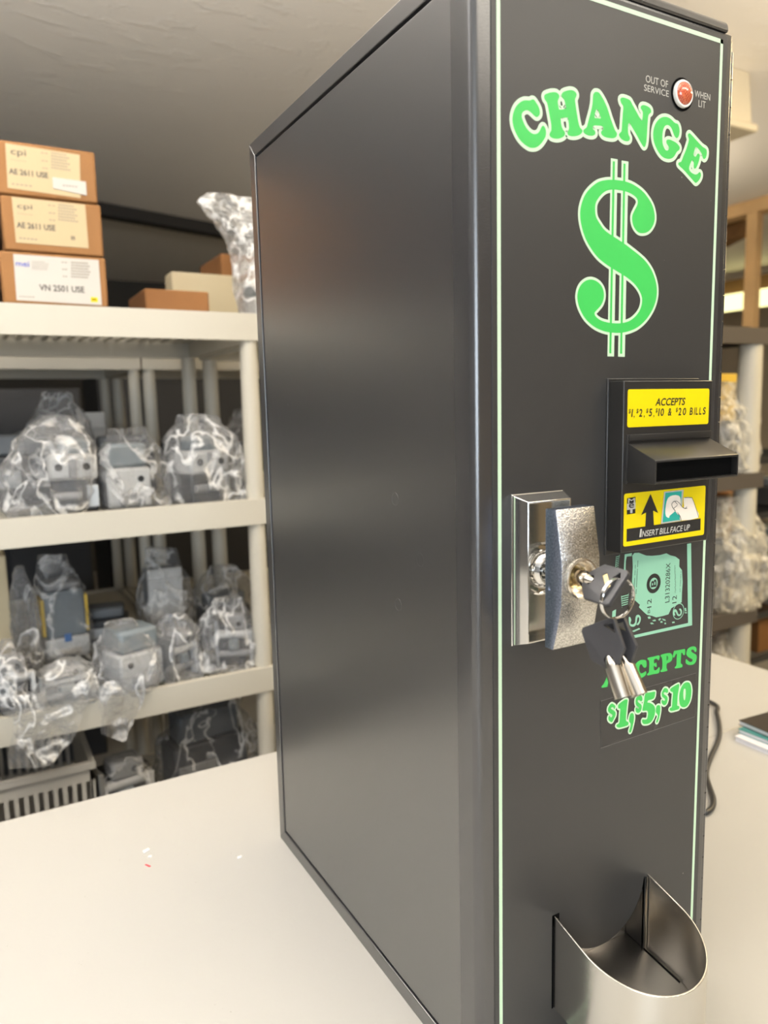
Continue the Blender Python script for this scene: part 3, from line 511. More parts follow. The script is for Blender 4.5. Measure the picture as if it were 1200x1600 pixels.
pieces = [('$', .55), ('1', .45), (',', .3), (' ', .25), ('$', .55), ('2', .95), (',', .3), (' ', .2), ('$', .55), ('5', .95), (',', .3), (' ', .15), ('$', .55), ('1', .45), ('0', 1.05), (' ', .55), ('&', 1.15), (' ', .55), ('$', .55), ('2', .95), ('0', 1.05), (' ', .5), ('B', 1.0), ('I', .35), ('L', .8), ('L', .8), ('S', .95)]
unit = total / sum(p_[1] for p_ in pieces); x = x0
for ch, wd in pieces:
    gw = wd * unit * .80
    if ch == '$': text(b, ch, x, z0 + h * .40, x + gw * 1.08, z0 + h * 1.04, BY - .0003, 1, shear=.1, bold=.02)
    elif ch == ',': text(b, ch, x, z0 - h * .18, x + gw, z0 + h * .16, BY - .0003, 1, shear=.1)
    elif ch != ' ': text(b, ch, x, z0, x + gw, z0 + h, BY - .0003, 1, shear=.12, bold=.02)
    x += wd * unit
b.build('accepts_label', ['yellow', 'black_print'], bez, smooth=0, merge=False)
b = MB(); b.prism(round_rect(.1038, .3539, .1806, .3877, .0015), lambda a, c, d: (a, d, c), BY - .0002, BY + .0002, 0)
A1, A2, A3, A4 = FY(BY - .0003), FY(BY - .0004), FY(BY - .0005), FY(BY - .0006)
for k in ('l2_band', 'l2_arrow'): b.fill(TR[k], A1, 1)
b.fill(TR['l2_bill'], A1, 2)
for lp in TR['l2_bill']: b.ribbon(lp, 22, A2, 2)
q = TR['l2_bill'][0]; qc = (sum(p_[0] for p_ in q) / 4, sum(p_[1] for p_ in q) / 4)
b.fill([[(qc[0] + (p_[0] - qc[0]) * .86, qc[1] + (p_[1] - qc[1]) * .93) for p_ in q]], FY(BY - .00035), 3)
b.fill([smooth_loop([(qc[0] + 60 + (p_[0] - qc[0]) * .62, qc[1] + (p_[1] - qc[1]) * .58) for p_ in q], 5)], FY(BY - .00037), 4)
b.fill([[(x - 20, z) for x, z in TR['l2_portrait'][1]]], FY(BY - .00039), 3)
b.fill([smooth_loop(TR['l2_hand'][0], 2)], A3, 4)
for lp in TR['l2_handlines']: b.ribbon(lp, 18, A4, 1, closed=False)
b.fill([TR['l2_logo'][0]], A1, 1); b.fill([TR['l2_logo'][1]], A2, 5)
lg = TR['l2_logo'][0]; gx0 = min(p_[0] for p_ in lg) * 1e-5; gx1 = max(p_[0] for p_ in lg) * 1e-5; gz0 = min(p_[1] for p_ in lg) * 1e-5; gz1 = max(p_[1] for p_ in lg) * 1e-5
hh = gz1 - gz0; ww = gx1 - gx0
text(b, 'M', gx0 + ww * .1, gz0 + hh * .66, gx1 - ww * .1, gz1 - hh * .06, BY - .0005, 5, bold=.012)
text(b, 'e', gx0 + ww * .2, gz0 + hh * .36, gx1 - ww * .2, gz0 + hh * .64, BY - .0005, 1, bold=.01)
text(b, 'I', gx0 + ww * .36, gz0 + hh * .06, gx1 - ww * .36, gz0 + hh * .28, BY - .0005, 5, bold=.012)
(x0, z0), (x1, z1) = [(p_[0] * 1e-5, p_[1] * 1e-5) for p_ in TR['l2_text'][0]]
bw = x1 - x0; hz = z1 - z0
text(b, 'I', x0, z0, x0 + bw * .05, z0 + hz * 1.1, BY - .0005, 5, shear=.15, bold=.012)
text(b, 'NSERT', x0 + bw * .045, z0, x0 + bw * .37, z0 + hz * .82, BY - .0005, 5, shear=.2, bold=.012)
text(b, 'BILL', x0 + bw * .385, z0, x0 + bw * .59, z0 + hz * .82, BY - .0005, 5, shear=.2, bold=.012)
text(b, 'FACE', x0 + bw * .595, z0, x0 + bw * .855, z0 + hz * .82, BY - .0005, 5, shear=.2, bold=.012)
text(b, 'UP', x0 + bw * .87, z0, x1, z0 + hz * .82, BY - .0005, 5, shear=.2, bold=.012)
b.build('insert_bill_label', ['yellow', 'black_print', 'white_print', 'teal', 'pale', 'white_print'], bez, smooth=0, merge=False)
# ---- lock with T-handle
b = MB(); R0 = (.0238, .2996, .0642, .3922); R1 = (.0274, .3034, .0606, .3884)
def rect_ring(y, r): return [(r[0], y, r[1]), (r[2], y, r[1]), (r[2], y, r[3]), (r[0], y, r[3])]
inn = (R1[0] + .0011, R1[1] + .0011, R1[2] - .0011, R1[3] - .0011)
rings = [rect_ring(.0, R0), rect_ring(-.0012, R0), rect_ring(-.0016, (R0[0] + .0005, R0[1] + .0005, R0[2] - .0005, R0[3] - .0005)), rect_ring(-.0120, R1), rect_ring(-.0120, inn), rect_ring(-.0035, inn)]
vs = [p_ for g_ in rings for p_ in g_]; fs = [(i * 4 + k, i * 4 + (k + 1) % 4, (i + 1) * 4 + (k + 1) % 4, (i + 1) * 4 + k) for i in range(5) for k in range(4)]
b.add(vs, fs); esc = b.build('lock_escutcheon', 'chrome', mach, smooth=25, bevel=.0003)
b = MB(); b.box((inn[0] - .0003, -.0040, inn[1] - .0003), (inn[2] + .0003, -.0010, inn[3] + .0003)); b.build('back_plate', 'chrome_soft', esc, smooth=0)
b = MB(); b.lathe([(.0163, -.0002), (.0163, .0016), (.0150, .0022), (.0140, .0006), (.0136, .0006)], (.044, -.004, .346), (0, -1, 0), 40); b.lathe([(.0138, .0004), (0, .0004)], (.044, -.004, .346), (0, -1, 0), 40)
b.build('lock_ring', 'chrome', esc)
for z in (.3705, .3223):
    b = MB(); b.lathe([(0, -.0006), (.0045, -.0006), (.0045, .0008), (.0036, .0018), (0, .0022)], (.0418, -.004, z), (0, -1, 0), 28); scw = b.build('mounting_screw', 'screw', esc)
    c = MB(); mt = Matrix.Translation((.0418, -.0064, z)) @ Matrix.Rotation(.5, 4, 'Y')
    c.box((-.0026, -.001, -.0005), (.0026, .0016, .0005), mat=mt); c.box((-.0005, -.001, -.0026), (.0005, .0016, .0026), mat=mt); cut(scw, c)
b = MB(); b.lathe([(.0120, .0), (.0120, .003), (.0105, .0065), (.0085, .0085), (.0085, .0215)], (.044, -.0042, .346), (0, -1, 0), 36); b.build('lock_spindle', 'chrome', esc)
b = MB(); hp = [(-.0238, .3858), (-.0238, .3042), (-.0308, .3042), (-.0345, .3180), (-.0374, .3330), (-.0376, .3460), (-.0374, .3575), (-.0352, .3700), (-.0324, .3858)]
b.prism(hp, lambda a, c, d: (d, a, c), .0300, .0590); hd = b.build('t_handle', 'cast', esc, merge=False, bevel=.0005)
c = MB(); c.lathe([(0, 0), (.0113, 0), (.0113, .02), (0, .02)], (.0447, -.0290, .3457), (0, -1, 0), 40); cut(hd, c)
c = MB(); c.lathe([(0, 0), (.0013, 0), (.0013, .01), (0, .01)], (.0306, -.0275, .3400), (-1, 0, 0), 16); cut(hd, c)
hd.data.materials.clear(); hd.data.materials.append(M['cast']); hd.data.materials.append(M['cast_blue_reflect'])
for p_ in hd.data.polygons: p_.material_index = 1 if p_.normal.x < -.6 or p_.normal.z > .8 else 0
b = MB(); b.lathe([(.0111, .0), (.0111, .0090), (.0116, .0094), (.0106, .0098), (.0100, .0092), (.0100, .0022), (.0084, .0022), (.0084, .0050), (.0072, .0052), (.0072, .0012), (0, .0012)], (.0447, -.0292, .3457), (0, -1, 0), 40); b.build('lock_cylinder', 'nickel', esc)
b = MB(); b.lathe([(0, .0), (.0066, .0), (.0066, .0012), (0, .0012)], (.0447, -.0301, .3457), (0, -1, 0), 30); b.build('lock_plug', 'brass', esc)
# ---- stainless coin cup
b = MB(); CX, CR, CL = .1050, .0448, -.0285; TH = .0011
plan = [(CX - CR, .0006)] + [(CX - CR, CL * k / 4) for k in range(1, 5)] + [(CX - CR * math.cos(a), CL - CR * math.sin(a)) for a in [PI * k / 40 for k in range(1, 40)]] + [(CX + CR, CL * k / 4) for k in range(4, 0, -1)] + [(CX + CR, .0006)]
def inset(P, t):
    out = []
    for x, y in P:
        if y > CL: out.append((x + (t if x < CX else -t), y))
        else:
            d = Vector((x - CX, y - CL)); d *= (CR - t) / CR; out.append((CX + d.x, CL + d.y))
    return out
pin = inset(plan, TH); n = len(plan)
rim = lambda y: .1070 + .29 * min(y, 0); bot = lambda y: .0400 + .13 * min(y, 0)
vs = [(x, y, bot(y)) for x, y in plan] + [(x, y, rim(y)) for x, y in plan] + [(x, y, rim(y)) for x, y in pin] + [(x, y, bot(y)) for x, y in pin]
fs = [(k * n + i, k * n + i + 1, ((k + 1) % 4) * n + i + 1, ((k + 1) % 4) * n + i) for k in range(4) for i in range(n - 1)] + [(0, n, 2 * n, 3 * n), (n - 1, 2 * n - 1, 3 * n - 1, 4 * n - 1)]
b.add(vs, fs); cup = b.build('coin_cup', 'steel', mach, smooth=50, bevel=.0003)
b = MB(); b.box((.0588, -.0003, .0395), (.0600, .0002, .1075)); b.box((.0590, -.0003, .1000), (.0648, .0002, .1078)); b.build('cup_slot', 'hole_black', cup, smooth=0)
b = MB(); fl = inset(plan, TH + .0004); flo = lambda y: .0480 + .13 * y
poly = [(x, y if y < 0 else .017) for x, y in fl]
b.prism(poly, lambda a, c, d: (a, c, flo(c) + d), -.001, 0); b.build('cup_floor', 'steel_in', cup, smooth=30)
b = MB(); xg = CX + CR - TH - .0019
b.prism([(.016, flo(.016) + .0001), (-.032, flo(-.032) + .0001), (-.032, flo(-.032) + .0007), (.016, flo(.016) + .0007)], lambda a, c, d: (d, a, c), xg, xg + .0007); b.build('floor_gap', 'hole_black', cup, smooth=0)
b = MB()
for x, s in ((CX + CR - TH - .0006, -1), (CX - CR + TH + .0006, 1)):
    b.box((min(x, x + s * .0009), -.0015, .0465), (max(x, x + s * .0009), .0178, .1055))
b.box((.0640, .0172, .0465), (.1460, .0180, .108)); b.build('coin_chute', 'steel_in', cup, smooth=0)
# ---- mains lead on the table behind the machine
pts = [(.150, .3530, .090), (.165, .385, .070), (.20, .43, .025), (.30, .48, .0036), (.50, .50, .0034), (.66, .45, .0034)] 
pts += [tuple(atz(u, v, .0032)) for u, v in ((1110, 1097), (1120, 1115), (1124.5, 1140), (1121, 1160), (1112, 1180), (1104.5, 1200), (1104, 1214), (1109, 1230), (1114.5, 1248), (1112.5, 1262), (1102, 1270), (1090, 1268))]
pts += [(.34, .17, .0032), (.26, .22, .0032)]
sp_ = []
for i in range(len(pts) - 1):
    p0, p1, p2, p3 = (Vector(pts[max(0, min(len(pts) - 1, i + k))]) for k in (-1, 0, 1, 2))
    for j in range(6):
        t = j / 6; sp_.append(.5 * ((2 * p1) + (p2 - p0) * t + (2 * p0 - 5 * p1 + 4 * p2 - p3) * t * t + (3 * p1 - p0 - 3 * p2 + p3) * t ** 3))
b = MB(); b.tube(sp_, .0031, 10); b.build('power_cord', 'rubber', mach)
# ================================================================= keys
def key_mesh_parts(root, origin, u, v, barrel_len, slot=True):
    """u: from barrel to bow end, v: across the bow; origin: where the bow meets the barrel axis"""
    u = Vector(u).normalized(); v = (Vector(v) - u * Vector(v).dot(u)).normalized(); nn = u.cross(v); o = Vector(origin)
    T3 = lambda a, c, d: o + u * a + v * c + nn * d
    hw = .0115
    out = [(-.0005, -.0042), (.0062, -hw), (.0225, -hw), (.0242, -hw + .0016), (.0242, hw - .0016), (.0225, hw), (.0062, hw), (-.0005, .0042)]
    b = MB(); b.prism(out, T3, -.0014, .0014); bow = b.build('key_bow', 'key_plastic', root, bevel=.0004, merge=False)
    c = MB(); c.prism([(.0163, .0046), (.0222, .0050), (.0196, .0092)] if slot else [(.0218, .0036), (.0208, .0102), (.0152, .0096)], T3, -.01, .01); cut(bow, c)
    if slot: c = MB(); c.prism([(.0091, .0045), (.0115, .0069), (.0191, -.0004), (.0167, -.0028)], T3, .0008, .0035); cut(bow, c)
    c = MB(); c.prism([(-.003, -.0030), (.0042, -.0030), (.0060, 0), (.0042, .0030), (-.003, .0030)], T3, -.01, .01); cut(bow, c)
    bow.data.materials.clear(); bow.data.materials.append(M['key_plastic'])
    if slot: b = MB(); b.prism([(.0096, .0045), (.0115, .0064), (.0186, -.0004), (.0167, -.0023)], T3, .0006, .00118); b.build('key_inlay', 'brass', root, smooth=0)
    b = MB(); b.lathe([(0, -.0058), (.0016, -.0052), (.0031, -.0022), (.0034, .0004), (.0034, .0012), (.0047, .0012), (.0047, .0012 + barrel_len), (.0036, .0012 + barrel_len), (.0034, .0052), (0, .0050)], o, -u, 28)
    b.build('key_barrel', 'nickel', root)
    return T3
kroot = thing('key', 'black headed tubular key pushed into the lock of the silver T-handle', 'key', (.0447, -.0420, .3457), 'keys on the split ring')
d1 = Vector((.66, 0, .75)).normalized()
T1 = key_mesh_parts(kroot, (.0449, -.0420, .3460), (0, -1, -.04), d1, .0090)
hk = T1(.0194, .0064, 0)                                                    # the triangular hole near the far end
rc = at(870 + 600 / 6.4, 860 + 545 / 6.4, hk.y - .004)
vdir = (rc - CAM_C).normalized()
rn = Vector((.06, 1, .03)).normalized()
to = Vector((.05, 0, 1)); to = (to - rn * to.dot(rn)).normalized(); rs = rn.cross(to); RR = .0114
ring_c = hk - to * RR
b = MB()
for off in (-.0006, .0006):
    b.tube([ring_c + rn * off + (to * math.cos(2 * PI * k / 48) + rs * math.sin(2 * PI * k / 48)) * RR for k in range(48)], .00058, 8, closed=True)
ro = b.build('key_ring', 'chrome', None)
tag(ro, 'small split ring of silver wire linking the three black headed keys', 'key ring')
def hanging(label, hole_px, Y, spin, group=None):
    hp_ = at(*hole_px, Y)
    w_ = Vector((.20, -.86, .47)).normalized(); a_ = Vector((-.05, -.41, -.91)); a_ = (a_ - w_ * a_.dot(w_)).normalized()
    if spin:
        n_ = a_.cross(w_); rot = Matrix.Rotation(spin, 3, n_); w_ = rot @ w_; a_ = rot @ a_
    # bow end (ring end) is up: u runs from the barrel up to the bow end, i.e. -a_
    o_ = hp_ + a_ * .0195 - w_ * .0080
    k_ = thing('key', label, 'key', o_, 'keys on the split ring')
    key_mesh_parts(k_, o_, -a_, w_, .0165, False)
hanging('front one of the two keys hanging from the ring, broad black face to the lens', (870 + 552 / 6.4, 860 + 761 / 6.4), -.0610, 0)
hanging('rear one of the two keys hanging from the ring, half covered by its twin', (870 + 656 / 6.4, 860 + 750 / 6.4), -.0600, .10)
# ================================================================= worktops
FLOOR = -.72
def table(name, x0, x1, y0, y1, zt, label, legs):
    t = thing(name, label, 'table', ((x0 + x1) / 2, (y0 + y1) / 2, FLOOR), 'white laminate worktops')
    b = MB(); b.box((x0, y0, zt - .028), (x1, y1, zt)); b.build('table_top', 'table', t, bevel=.0025)
    for x, y in legs:
        b = MB(); b.box((x - .025, y - .025, FLOOR), (x + .025, y + .025, zt - .028)); b.build('leg', 'dev_grey', t, bevel=.003)
    return t
table('worktop', -1.5, .0995, -.75, .546, 0, 'white laminate worktop under the left side of the change machine', [(-1.4, -.65), (-1.4, .45), (.03, -.65), (.03, .45)])
table('worktop', .1005, 1.6, -.75, .274, 0, 'white laminate worktop carrying the magazines, right of the change machine', [(.2, -.65), (1.5, -.65), (.2, .2), (1.5, .2)])
table('worktop', .40, .884, .276, .92, -.0015, 'yellowish worktop beyond the seam behind the magazines, reaching toward the right shelves', [(.45, .86), (.83, .33), (.83, .86)])
def scrap(name, u, v, sx, sy, rz, mat, label):
    p = atz(u, v); m = Matrix.Translation((p.x, p.y, .0004)) @ Matrix.Rotation(rz, 4, 'Z')
    b = MB(); b.prism([(-sx, -sy * .7), (sx * .7, -sy), (sx, sy * .6), (-sx * .5, sy)], lambda a, c, d: m @ Vector((a, c, d)), -.0003, .0006)
    tag(b.build(name, mat, None, smooth=0), label, 'scrap', 'crumbs on the worktop')
scrap('plastic_scrap', 231, 1353, .0008, .0036, .55, 'red_plastic', 'tiny red plastic sliver lying on the white worktop left of the machine')
scrap('foam_crumb', 228, 1330, .0045, .0025, .5, 'white_scrap', 'largest white crumb on the worktop just behind the red sliver')
scrap('foam_crumb', 234, 1339, .002, .0015, 0, 'white_scrap', 'small white crumb on the worktop between the red sliver and the largest crumb')
scrap('foam_crumb', 374, 1340, .003, .0018, .2, 'white_scrap', 'white crumb on the worktop nearest the lower back corner of the machine')
# ================================================================= magazines
mz = 0.0
corner = atz(1148, 1157)
for th, dx, dy, rz, mats, lab in ((.0065, 0, 0, .0, ('paper_white', 'paper_white'), 'bottom booklet of the small stack on the worktop, white pages showing'),
                                   (.0055, .012, .004, .03, ('paper_white', 'paper_teal'), 'middle booklet of the small stack, teal cover edge showing'),
                                   (.0065, .024, .012, -.05, ('paper_white', 'paper_dark'), 'top booklet of the small stack with a dark brown cover')):
    t = thing('magazine', lab, 'magazine', (corner.x + dx + .1, corner.y + dy - .12, mz), 'booklets stacked on the right worktop')
    m = Matrix.Translation((corner.x + dx, corner.y + dy, mz)) @ Matrix.Rotation(rz - .02, 4, 'Z')
    b = MB(); b.box((.001, -.280, .0006), (.21, -.001, th - .0007), mat=m); b.build('pages', mats[0], t, smooth=0)
    b = MB(); b.box((0, -.282, th - .0007), (.212, 0, th), mat=m); b.box((0, -.282, 0), (.212, 0, .0006), mat=m); b.build('cover', mats[1], t, smooth=0)
    mz += th
# ================================================================= shelving
def shelving(x0, x1, y0, y1, tops, label, rim=.047, mats=('resin', 'resin'), group='resin shelving units', post=.03, pitch=.024, grid=True):
    t = thing('shelving_unit', label, 'shelving', ((x0 + x1) / 2, (y0 + y1) / 2, FLOOR), group)
    for z in tops:
        b = MB(); w = .012
        b.box((x0, y0, z - rim), (x1, y0 + w, z)); b.box((x0, y1 - w, z - rim), (x1, y1, z))
        b.box((x0, y0 + w, z - rim), (x0 + w, y1 - w, z)); b.box((x1 - w, y0 + w, z - rim), (x1, y1 - w, z))
        if grid:
            k = int((x1 - x0) / pitch)
            for i in range(1, k):
                x = x0 + (x1 - x0) * i / k; b.box((x - .004, y0 + w, z - .014), (x + .004, y1 - w, z - .006))
            k = int((y1 - y0) / pitch)
            for i in range(1, k):
                y = y0 + (y1 - y0) * i / k; b.box((x0 + w, y - .004, z - .013), (x1 - w, y + .004, z - .0065))
        else: b.box((x0 + w, y0 + w, z - .014), (x1 - w, y1 - w, z - .006))
        b.build('shelf', mats[0], t, smooth=0)
    zs = sorted([FLOOR] + list(tops))
    for px, py in ((x0 + .002, y0 + .002), (x1 - post - .001, y0 + .002), (x0 + .002, y1 - post - .002), (x1 - post - .001, y1 - post - .002)):
        b = MB()
        for a, c in zip(zs[:-1], zs[1:]): b.lathe([(0, a), (post / 2 * 1.06, a), (post / 2 * .98, c - rim), (0, c - rim)], (px + post / 2, py + post / 2, 0), (0, 0, 1), 16)
        b.build('post', mats[1], t)
    return t
ZT, Z2, Z3, Z4 = .6195, .289, -.031, -.350
shelving(-.75, .222, .95, 1.40, (ZT, Z2, Z3, Z4), 'cream resin shelving unit with three labelled cartons on top, left of the machine', post=.032)
shelving(.236, .72, .95, 1.40, (.615, Z2 + .004, Z3, Z4), 'cream resin shelving unit hidden behind the machine, rear post showing', post=.034)
shelving(-.86, .1235, 1.50, 1.95, (.60, .26, -.06), 'cream shelving unit standing behind the left front unit', post=.027, grid=False)
shelving(.1275, .70, 1.50, 1.95, (.60, .26, -.06), 'cream shelving unit in the back row, its post beside its neighbour post', post=.031, grid=False)
shelving(1.05, 1.727, .98, 1.40, (.645, .245, -.151, -.50), 'shelving unit with grey brown shelves and cream posts, right of the machine', rim=.044, mats=('resin_dark', 'resin'), post=.064, grid=False)
# ================================================================= cartons with labels
def carton(x0, x1, y0, y1, z0, z1, label, mat='card', rz=0):
    t = thing('carton', label, 'box', ((x0 + x1) / 2, (y0 + y1) / 2, z0), 'cartons on the shelves')
    b = MB(); b.box((x0, y0, z0 + .0005), (x1, y1, z1)); b.build('carton_body', mat, t, bevel=.003)
    return t
YC = .975
def quad_label(parent, corners, mat_, yc, extra, name='shipping_label'):
    pts = [at(u, v, yc) for u, v in corners]; b = MB()
    b.prism([(p.x, p.z) for p in pts], lambda a, c, d: (a, d, c), yc - .0006, yc + .0004, 0)
    def tx(body, u0, v0, u1, v1, mi=1, bold=.022):
        p, q = at(u0, v0, yc), at(u1, v1, yc); text(b, body, p.x, p.z, q.x, q.z, yc - .0009, mi, bold=bold)
    def bar(u0, v0, u1, v1, mi=2):
        p, q = at(u0, v0, yc), at(u1, v1, yc)
        b.add([(p.x, yc - .0009, p.z), (q.x, yc - .0009, p.z), (q.x, yc - .0009, q.z), (p.x, yc - .0009, q.z)], [(0, 1, 2, 3)], mi)
    extra(tx, bar)
    b.build(name, [mat_, 'ink', 'ink_grey', 'ink_blue', 'yellow'], parent, smooth=0, merge=False)
def dashes(bar, u0, u1, v, h, slope, n, mi=2):
    for i in range(n):
        a = u0 + (u1 - u0) * i / n; bar(a, v + slope * (a - u0), a + (u1 - u0) / n * .7, v + slope * (a - u0) + h, mi)
def barcode(bar, u0, u1, v, h, slope, n=14):
    r = random.Random(int(u0 * 7 + v))
    for i in range(n):
        a = u0 + (u1 - u0) * i / n; w_ = (u1 - u0) / n * r.uniform(.3, .8); vv = v + slope * (a - u0); bar(a, vv, a + w_, vv + h)
zA = ZT + .0015; 
p1 = at(4, 475, YC)
c3 = carton(-.1835, -.0285, YC, YC + .2, zA, .7005, 'lowest carton of the labelled stack, white label and yellow sticker, on the top shelf')
c2 = carton(-.1755, -.0300, YC + .001, YC + .2, .7015, .7835, 'middle carton of the labelled stack on the top shelf, plain cream label')
c1 = carton(-.190, -.0335, YC + .000, YC + .2, .7845, .8635, 'topmost carton of the labelled stack, small white sticker overlapping its cream label')
def e1(tx, bar):
    tx('cpi', 17.2, 244.4, 39.9, 234.8, bold=.0); tx('AE 2611 USE', 14.1, 271.8, 74.7, 270.0); dashes(bar, 17, 42, 249, 1, .15, 6); dashes(bar, 18, 52, 286.5, 2.2, .12, 5)
    for k, v in enumerate((238, 250.5, 262)): dashes(bar, 64 + k, 76, v, 1.8, .15, 2)
    for k in range(6): dashes(bar, 80, 104 + (k * 5) % 9, 238 + k * 4.6, 2.4, .15, 7)
def e2(tx, bar):
    tx('cpi', 27.2, 327.8, 49.9, 320.3, bold=.0); tx('AE 2611 USE', 26.3, 356.0, 86, 352.0); dashes(bar, 27, 52, 333, 1, .12, 6); dashes(bar, 30, 60, 371, 2.2, .1, 5)
    for k, v in enumerate((320, 332, 343)): dashes(bar, 75 + k, 88, v, 1.8, .12, 2)
    for k in range(6): dashes(bar, 91, 116 + (k * 5) % 9, 319 + k * 4.6, 2.4, .12, 7)
    dashes(bar, 111, 118, 369, 6, .1, 2, 1)
def e3(tx, bar):
    tx('mei', 25, 416, 45, 408.8, 3, .012); tx('VN 2501 USE', 61.6, 454.2, 131.5, 448.0); dashes(bar, 30, 55, 462.5, 1.6, .05, 6)
    for k in range(5): dashes(bar, 50, 70 + (k * 7) % 8, 408 + k * 2.9, 1.2, .06, 8)
    for k, v in enumerate((409, 420, 431)): dashes(bar, 96 + k, 106, v, 1.8, .06, 2)
    for k in range(6): dashes(bar, 111, 138 + (k * 3) % 5, 409 + k * 4.4, 2.6, .06, 9)
    p_ = [(141.6, 464.2), (153, 472.5)]; bar(*p_[0], *p_[1], 4); dashes(bar, 143.5, 151, 466.5, 3, .03, 3, 2)
quad_label(c1, [(8, 223.5), (124.5, 242), (126, 309.5), (12, 293.5)], 'label_cream', YC, e1)
quad_label(c1, [(82, 277), (134, 284), (135.5, 305.5), (83, 294)], 'label_white', YC - .0010, lambda tx, bar: dashes(bar, 98, 122, 289, 2, .1, 5), 'sticker')
quad_label(c2, [(18, 307.5), (133, 320), (138.5, 388), (25, 379)], 'label_cream', YC + .001, e2)
quad_label(c3, [(20.5, 397), (154, 406.5), (159, 477), (26, 469)], 'label_white', YC, e3)
carton(-.335, -.1905, YC + .01, YC + .2, zA, .862, 'tall carton just entering the picture left of the labelled stack', 'card_dark')
def pxbox(u0, u1, vt, Y, z0, dep, label, mat):
    a, c = at(u0, vt, Y), at(u1, vt, Y); return carton(a.x, c.x, Y, Y + dep, z0, max(a.z, c.z), label, mat)
pxbox(226, 326, 456, 1.15, zA, .16, 'flat brown carton lying on the top shelf behind the labelled stack', 'card_dark')
pxbox(268, 372, 431, 1.33, zA, .06, 'flat cream carton at the back of the top shelf', 'card_cream')
pxbox(345, 420, 402, 1.62, .605, .2, 'olive brown carton on the back row shelf behind the tall plastic bag', 'card_dark')
# ================================================================= plastic bags and the devices in them
def bag(label, rings, seed, mat='film', crump=.012, tails=(), n=40, sq=3.2, name='plastic_bag'):
    """rings: [(centre x, centre y, z, half width, half depth)] from bottom to top; the film is crumpled by folds"""
    rnd = random.Random(seed); off = Vector((rnd.uniform(0, 50), rnd.uniform(0, 50), rnd.uniform(0, 50)))
    R = []
    for i in range(len(rings) - 1):
        for j in range(5):
            t = j / 5; R.append([rings[i][k] * (1 - t) + rings[i + 1][k] * t for k in range(5)])
    R.append(list(rings[-1])); b = MB(); vs = []; m = len(R)
    zmin = rings[0][2]; mw = max(r[3] for r in rings)
    for i, (cx, cy, cz, hw, hd) in enumerate(R):
        for k in range(n):
            a = 2 * PI * k / n; ca, sa = math.cos(a), math.sin(a)
            s_ = (abs(ca) ** sq + abs(sa) ** sq) ** (-1 / sq)
            p = Vector((cx + hw * ca * s_, cy + hd * sa * s_, cz)); q = p * 16 + off
            f1 = 1 - abs(noise.noise(q)) * 2.2; f2 = 1 - abs(noise.noise(q * 2.3 + Vector((7, 3, 1)))) * 2.2
            amp = crump * (.35 + .65 * min(1, hw / mw))
            d = (f1 * .65 + f2 * .45 - .75) * amp + rnd.uniform(-.2, .2) * amp * .5
            rad = Vector((ca * s_, sa * s_, 0))
            p += rad * d; p.z += (noise.noise(q * 1.1 + Vector((0, 9, 4)))) * amp * .8 if i else 0
            p.z = max(p.z, zmin)
            vs.append(p)
    fs = [(i * n + k, i * n + (k + 1) % n, (i + 1) * n + (k + 1) % n, (i + 1) * n + k) for i in range(m - 1) for k in range(n)]
    fs += [tuple(range(n))[::-1], tuple(range((m - 1) * n, m * n))]
    tri = []
    for f in fs:
        if len(f) == 4: tri += ([(f[0], f[1], f[2]), (f[0], f[2], f[3])] if rnd.random() < .5 else [(f[0], f[1], f[3]), (f[1], f[2], f[3])])
        else: tri.append(f)
    b.add(vs, tri)
    for T in tails:                                                        # loose mouth of the bag: a crumpled sheet through given edge points
        top, bot_ = T; nu, nv = 14, 9; g = []
        for j in range(nv):
            for i in range(nu):
                s = i / (nu - 1) * (len(top) - 1); i0 = min(int(s), len(top) - 2); fr_ = s - i0
                A = Vector(top[i0]).lerp(Vector(top[i0 + 1]), fr_); Bv = Vector(bot_[i0]).lerp(Vector(bot_[i0 + 1]), fr_); p = A.lerp(Bv, j / (nv - 1))
                q = p * 22 + off; p.y -= abs(noise.noise(q)) * .022 + rnd.uniform(0, .003); p.x += noise.noise(q * 1.7) * .006; p.z += noise.noise(q * 1.3 + Vector((3, 3, 3))) * .005
                g.append(p)
        ff = []
        for j in range(nv - 1):
            for i in range(nu - 1):
                a = j * nu + i; ff += [(a, a + 1, a + nu + 1), (a, a + nu + 1, a + nu)]
        b.add(g, ff)
    o = b.build(name, mat, None, smooth=0, merge=False)
    return tag(o, label, 'bag', 'plastic bags on the shelves')
def pouch(label, u0, u1, vt, vb, Y, zb, seed, mat='film', dep=.07, tip=(0, .35), crump=.012, **kw):
    """a filled bag standing at depth Y, fitted between its left, right and top in the view"""
    vm = (vt + vb) / 2; a, c = at(u0, vm, Y), at(u1, vm, Y); zt = at((u0 + u1) / 2, vt, Y).z; cx = (a.x + c.x) / 2; hw = (c.x - a.x) / 2; h = zt - zb
    P = [(0, .86), (.08, 1), (.45, 1), (.72, .86), (.90, .55), (1.0, tip[1])]
    return bag(label, [(cx + tip[0] * hw * max(0, t - .4), Y, zb + h * t, hw * r, dep * (r if r > .8 else r * .8)) for t, r in P], seed, mat, crump, **kw)
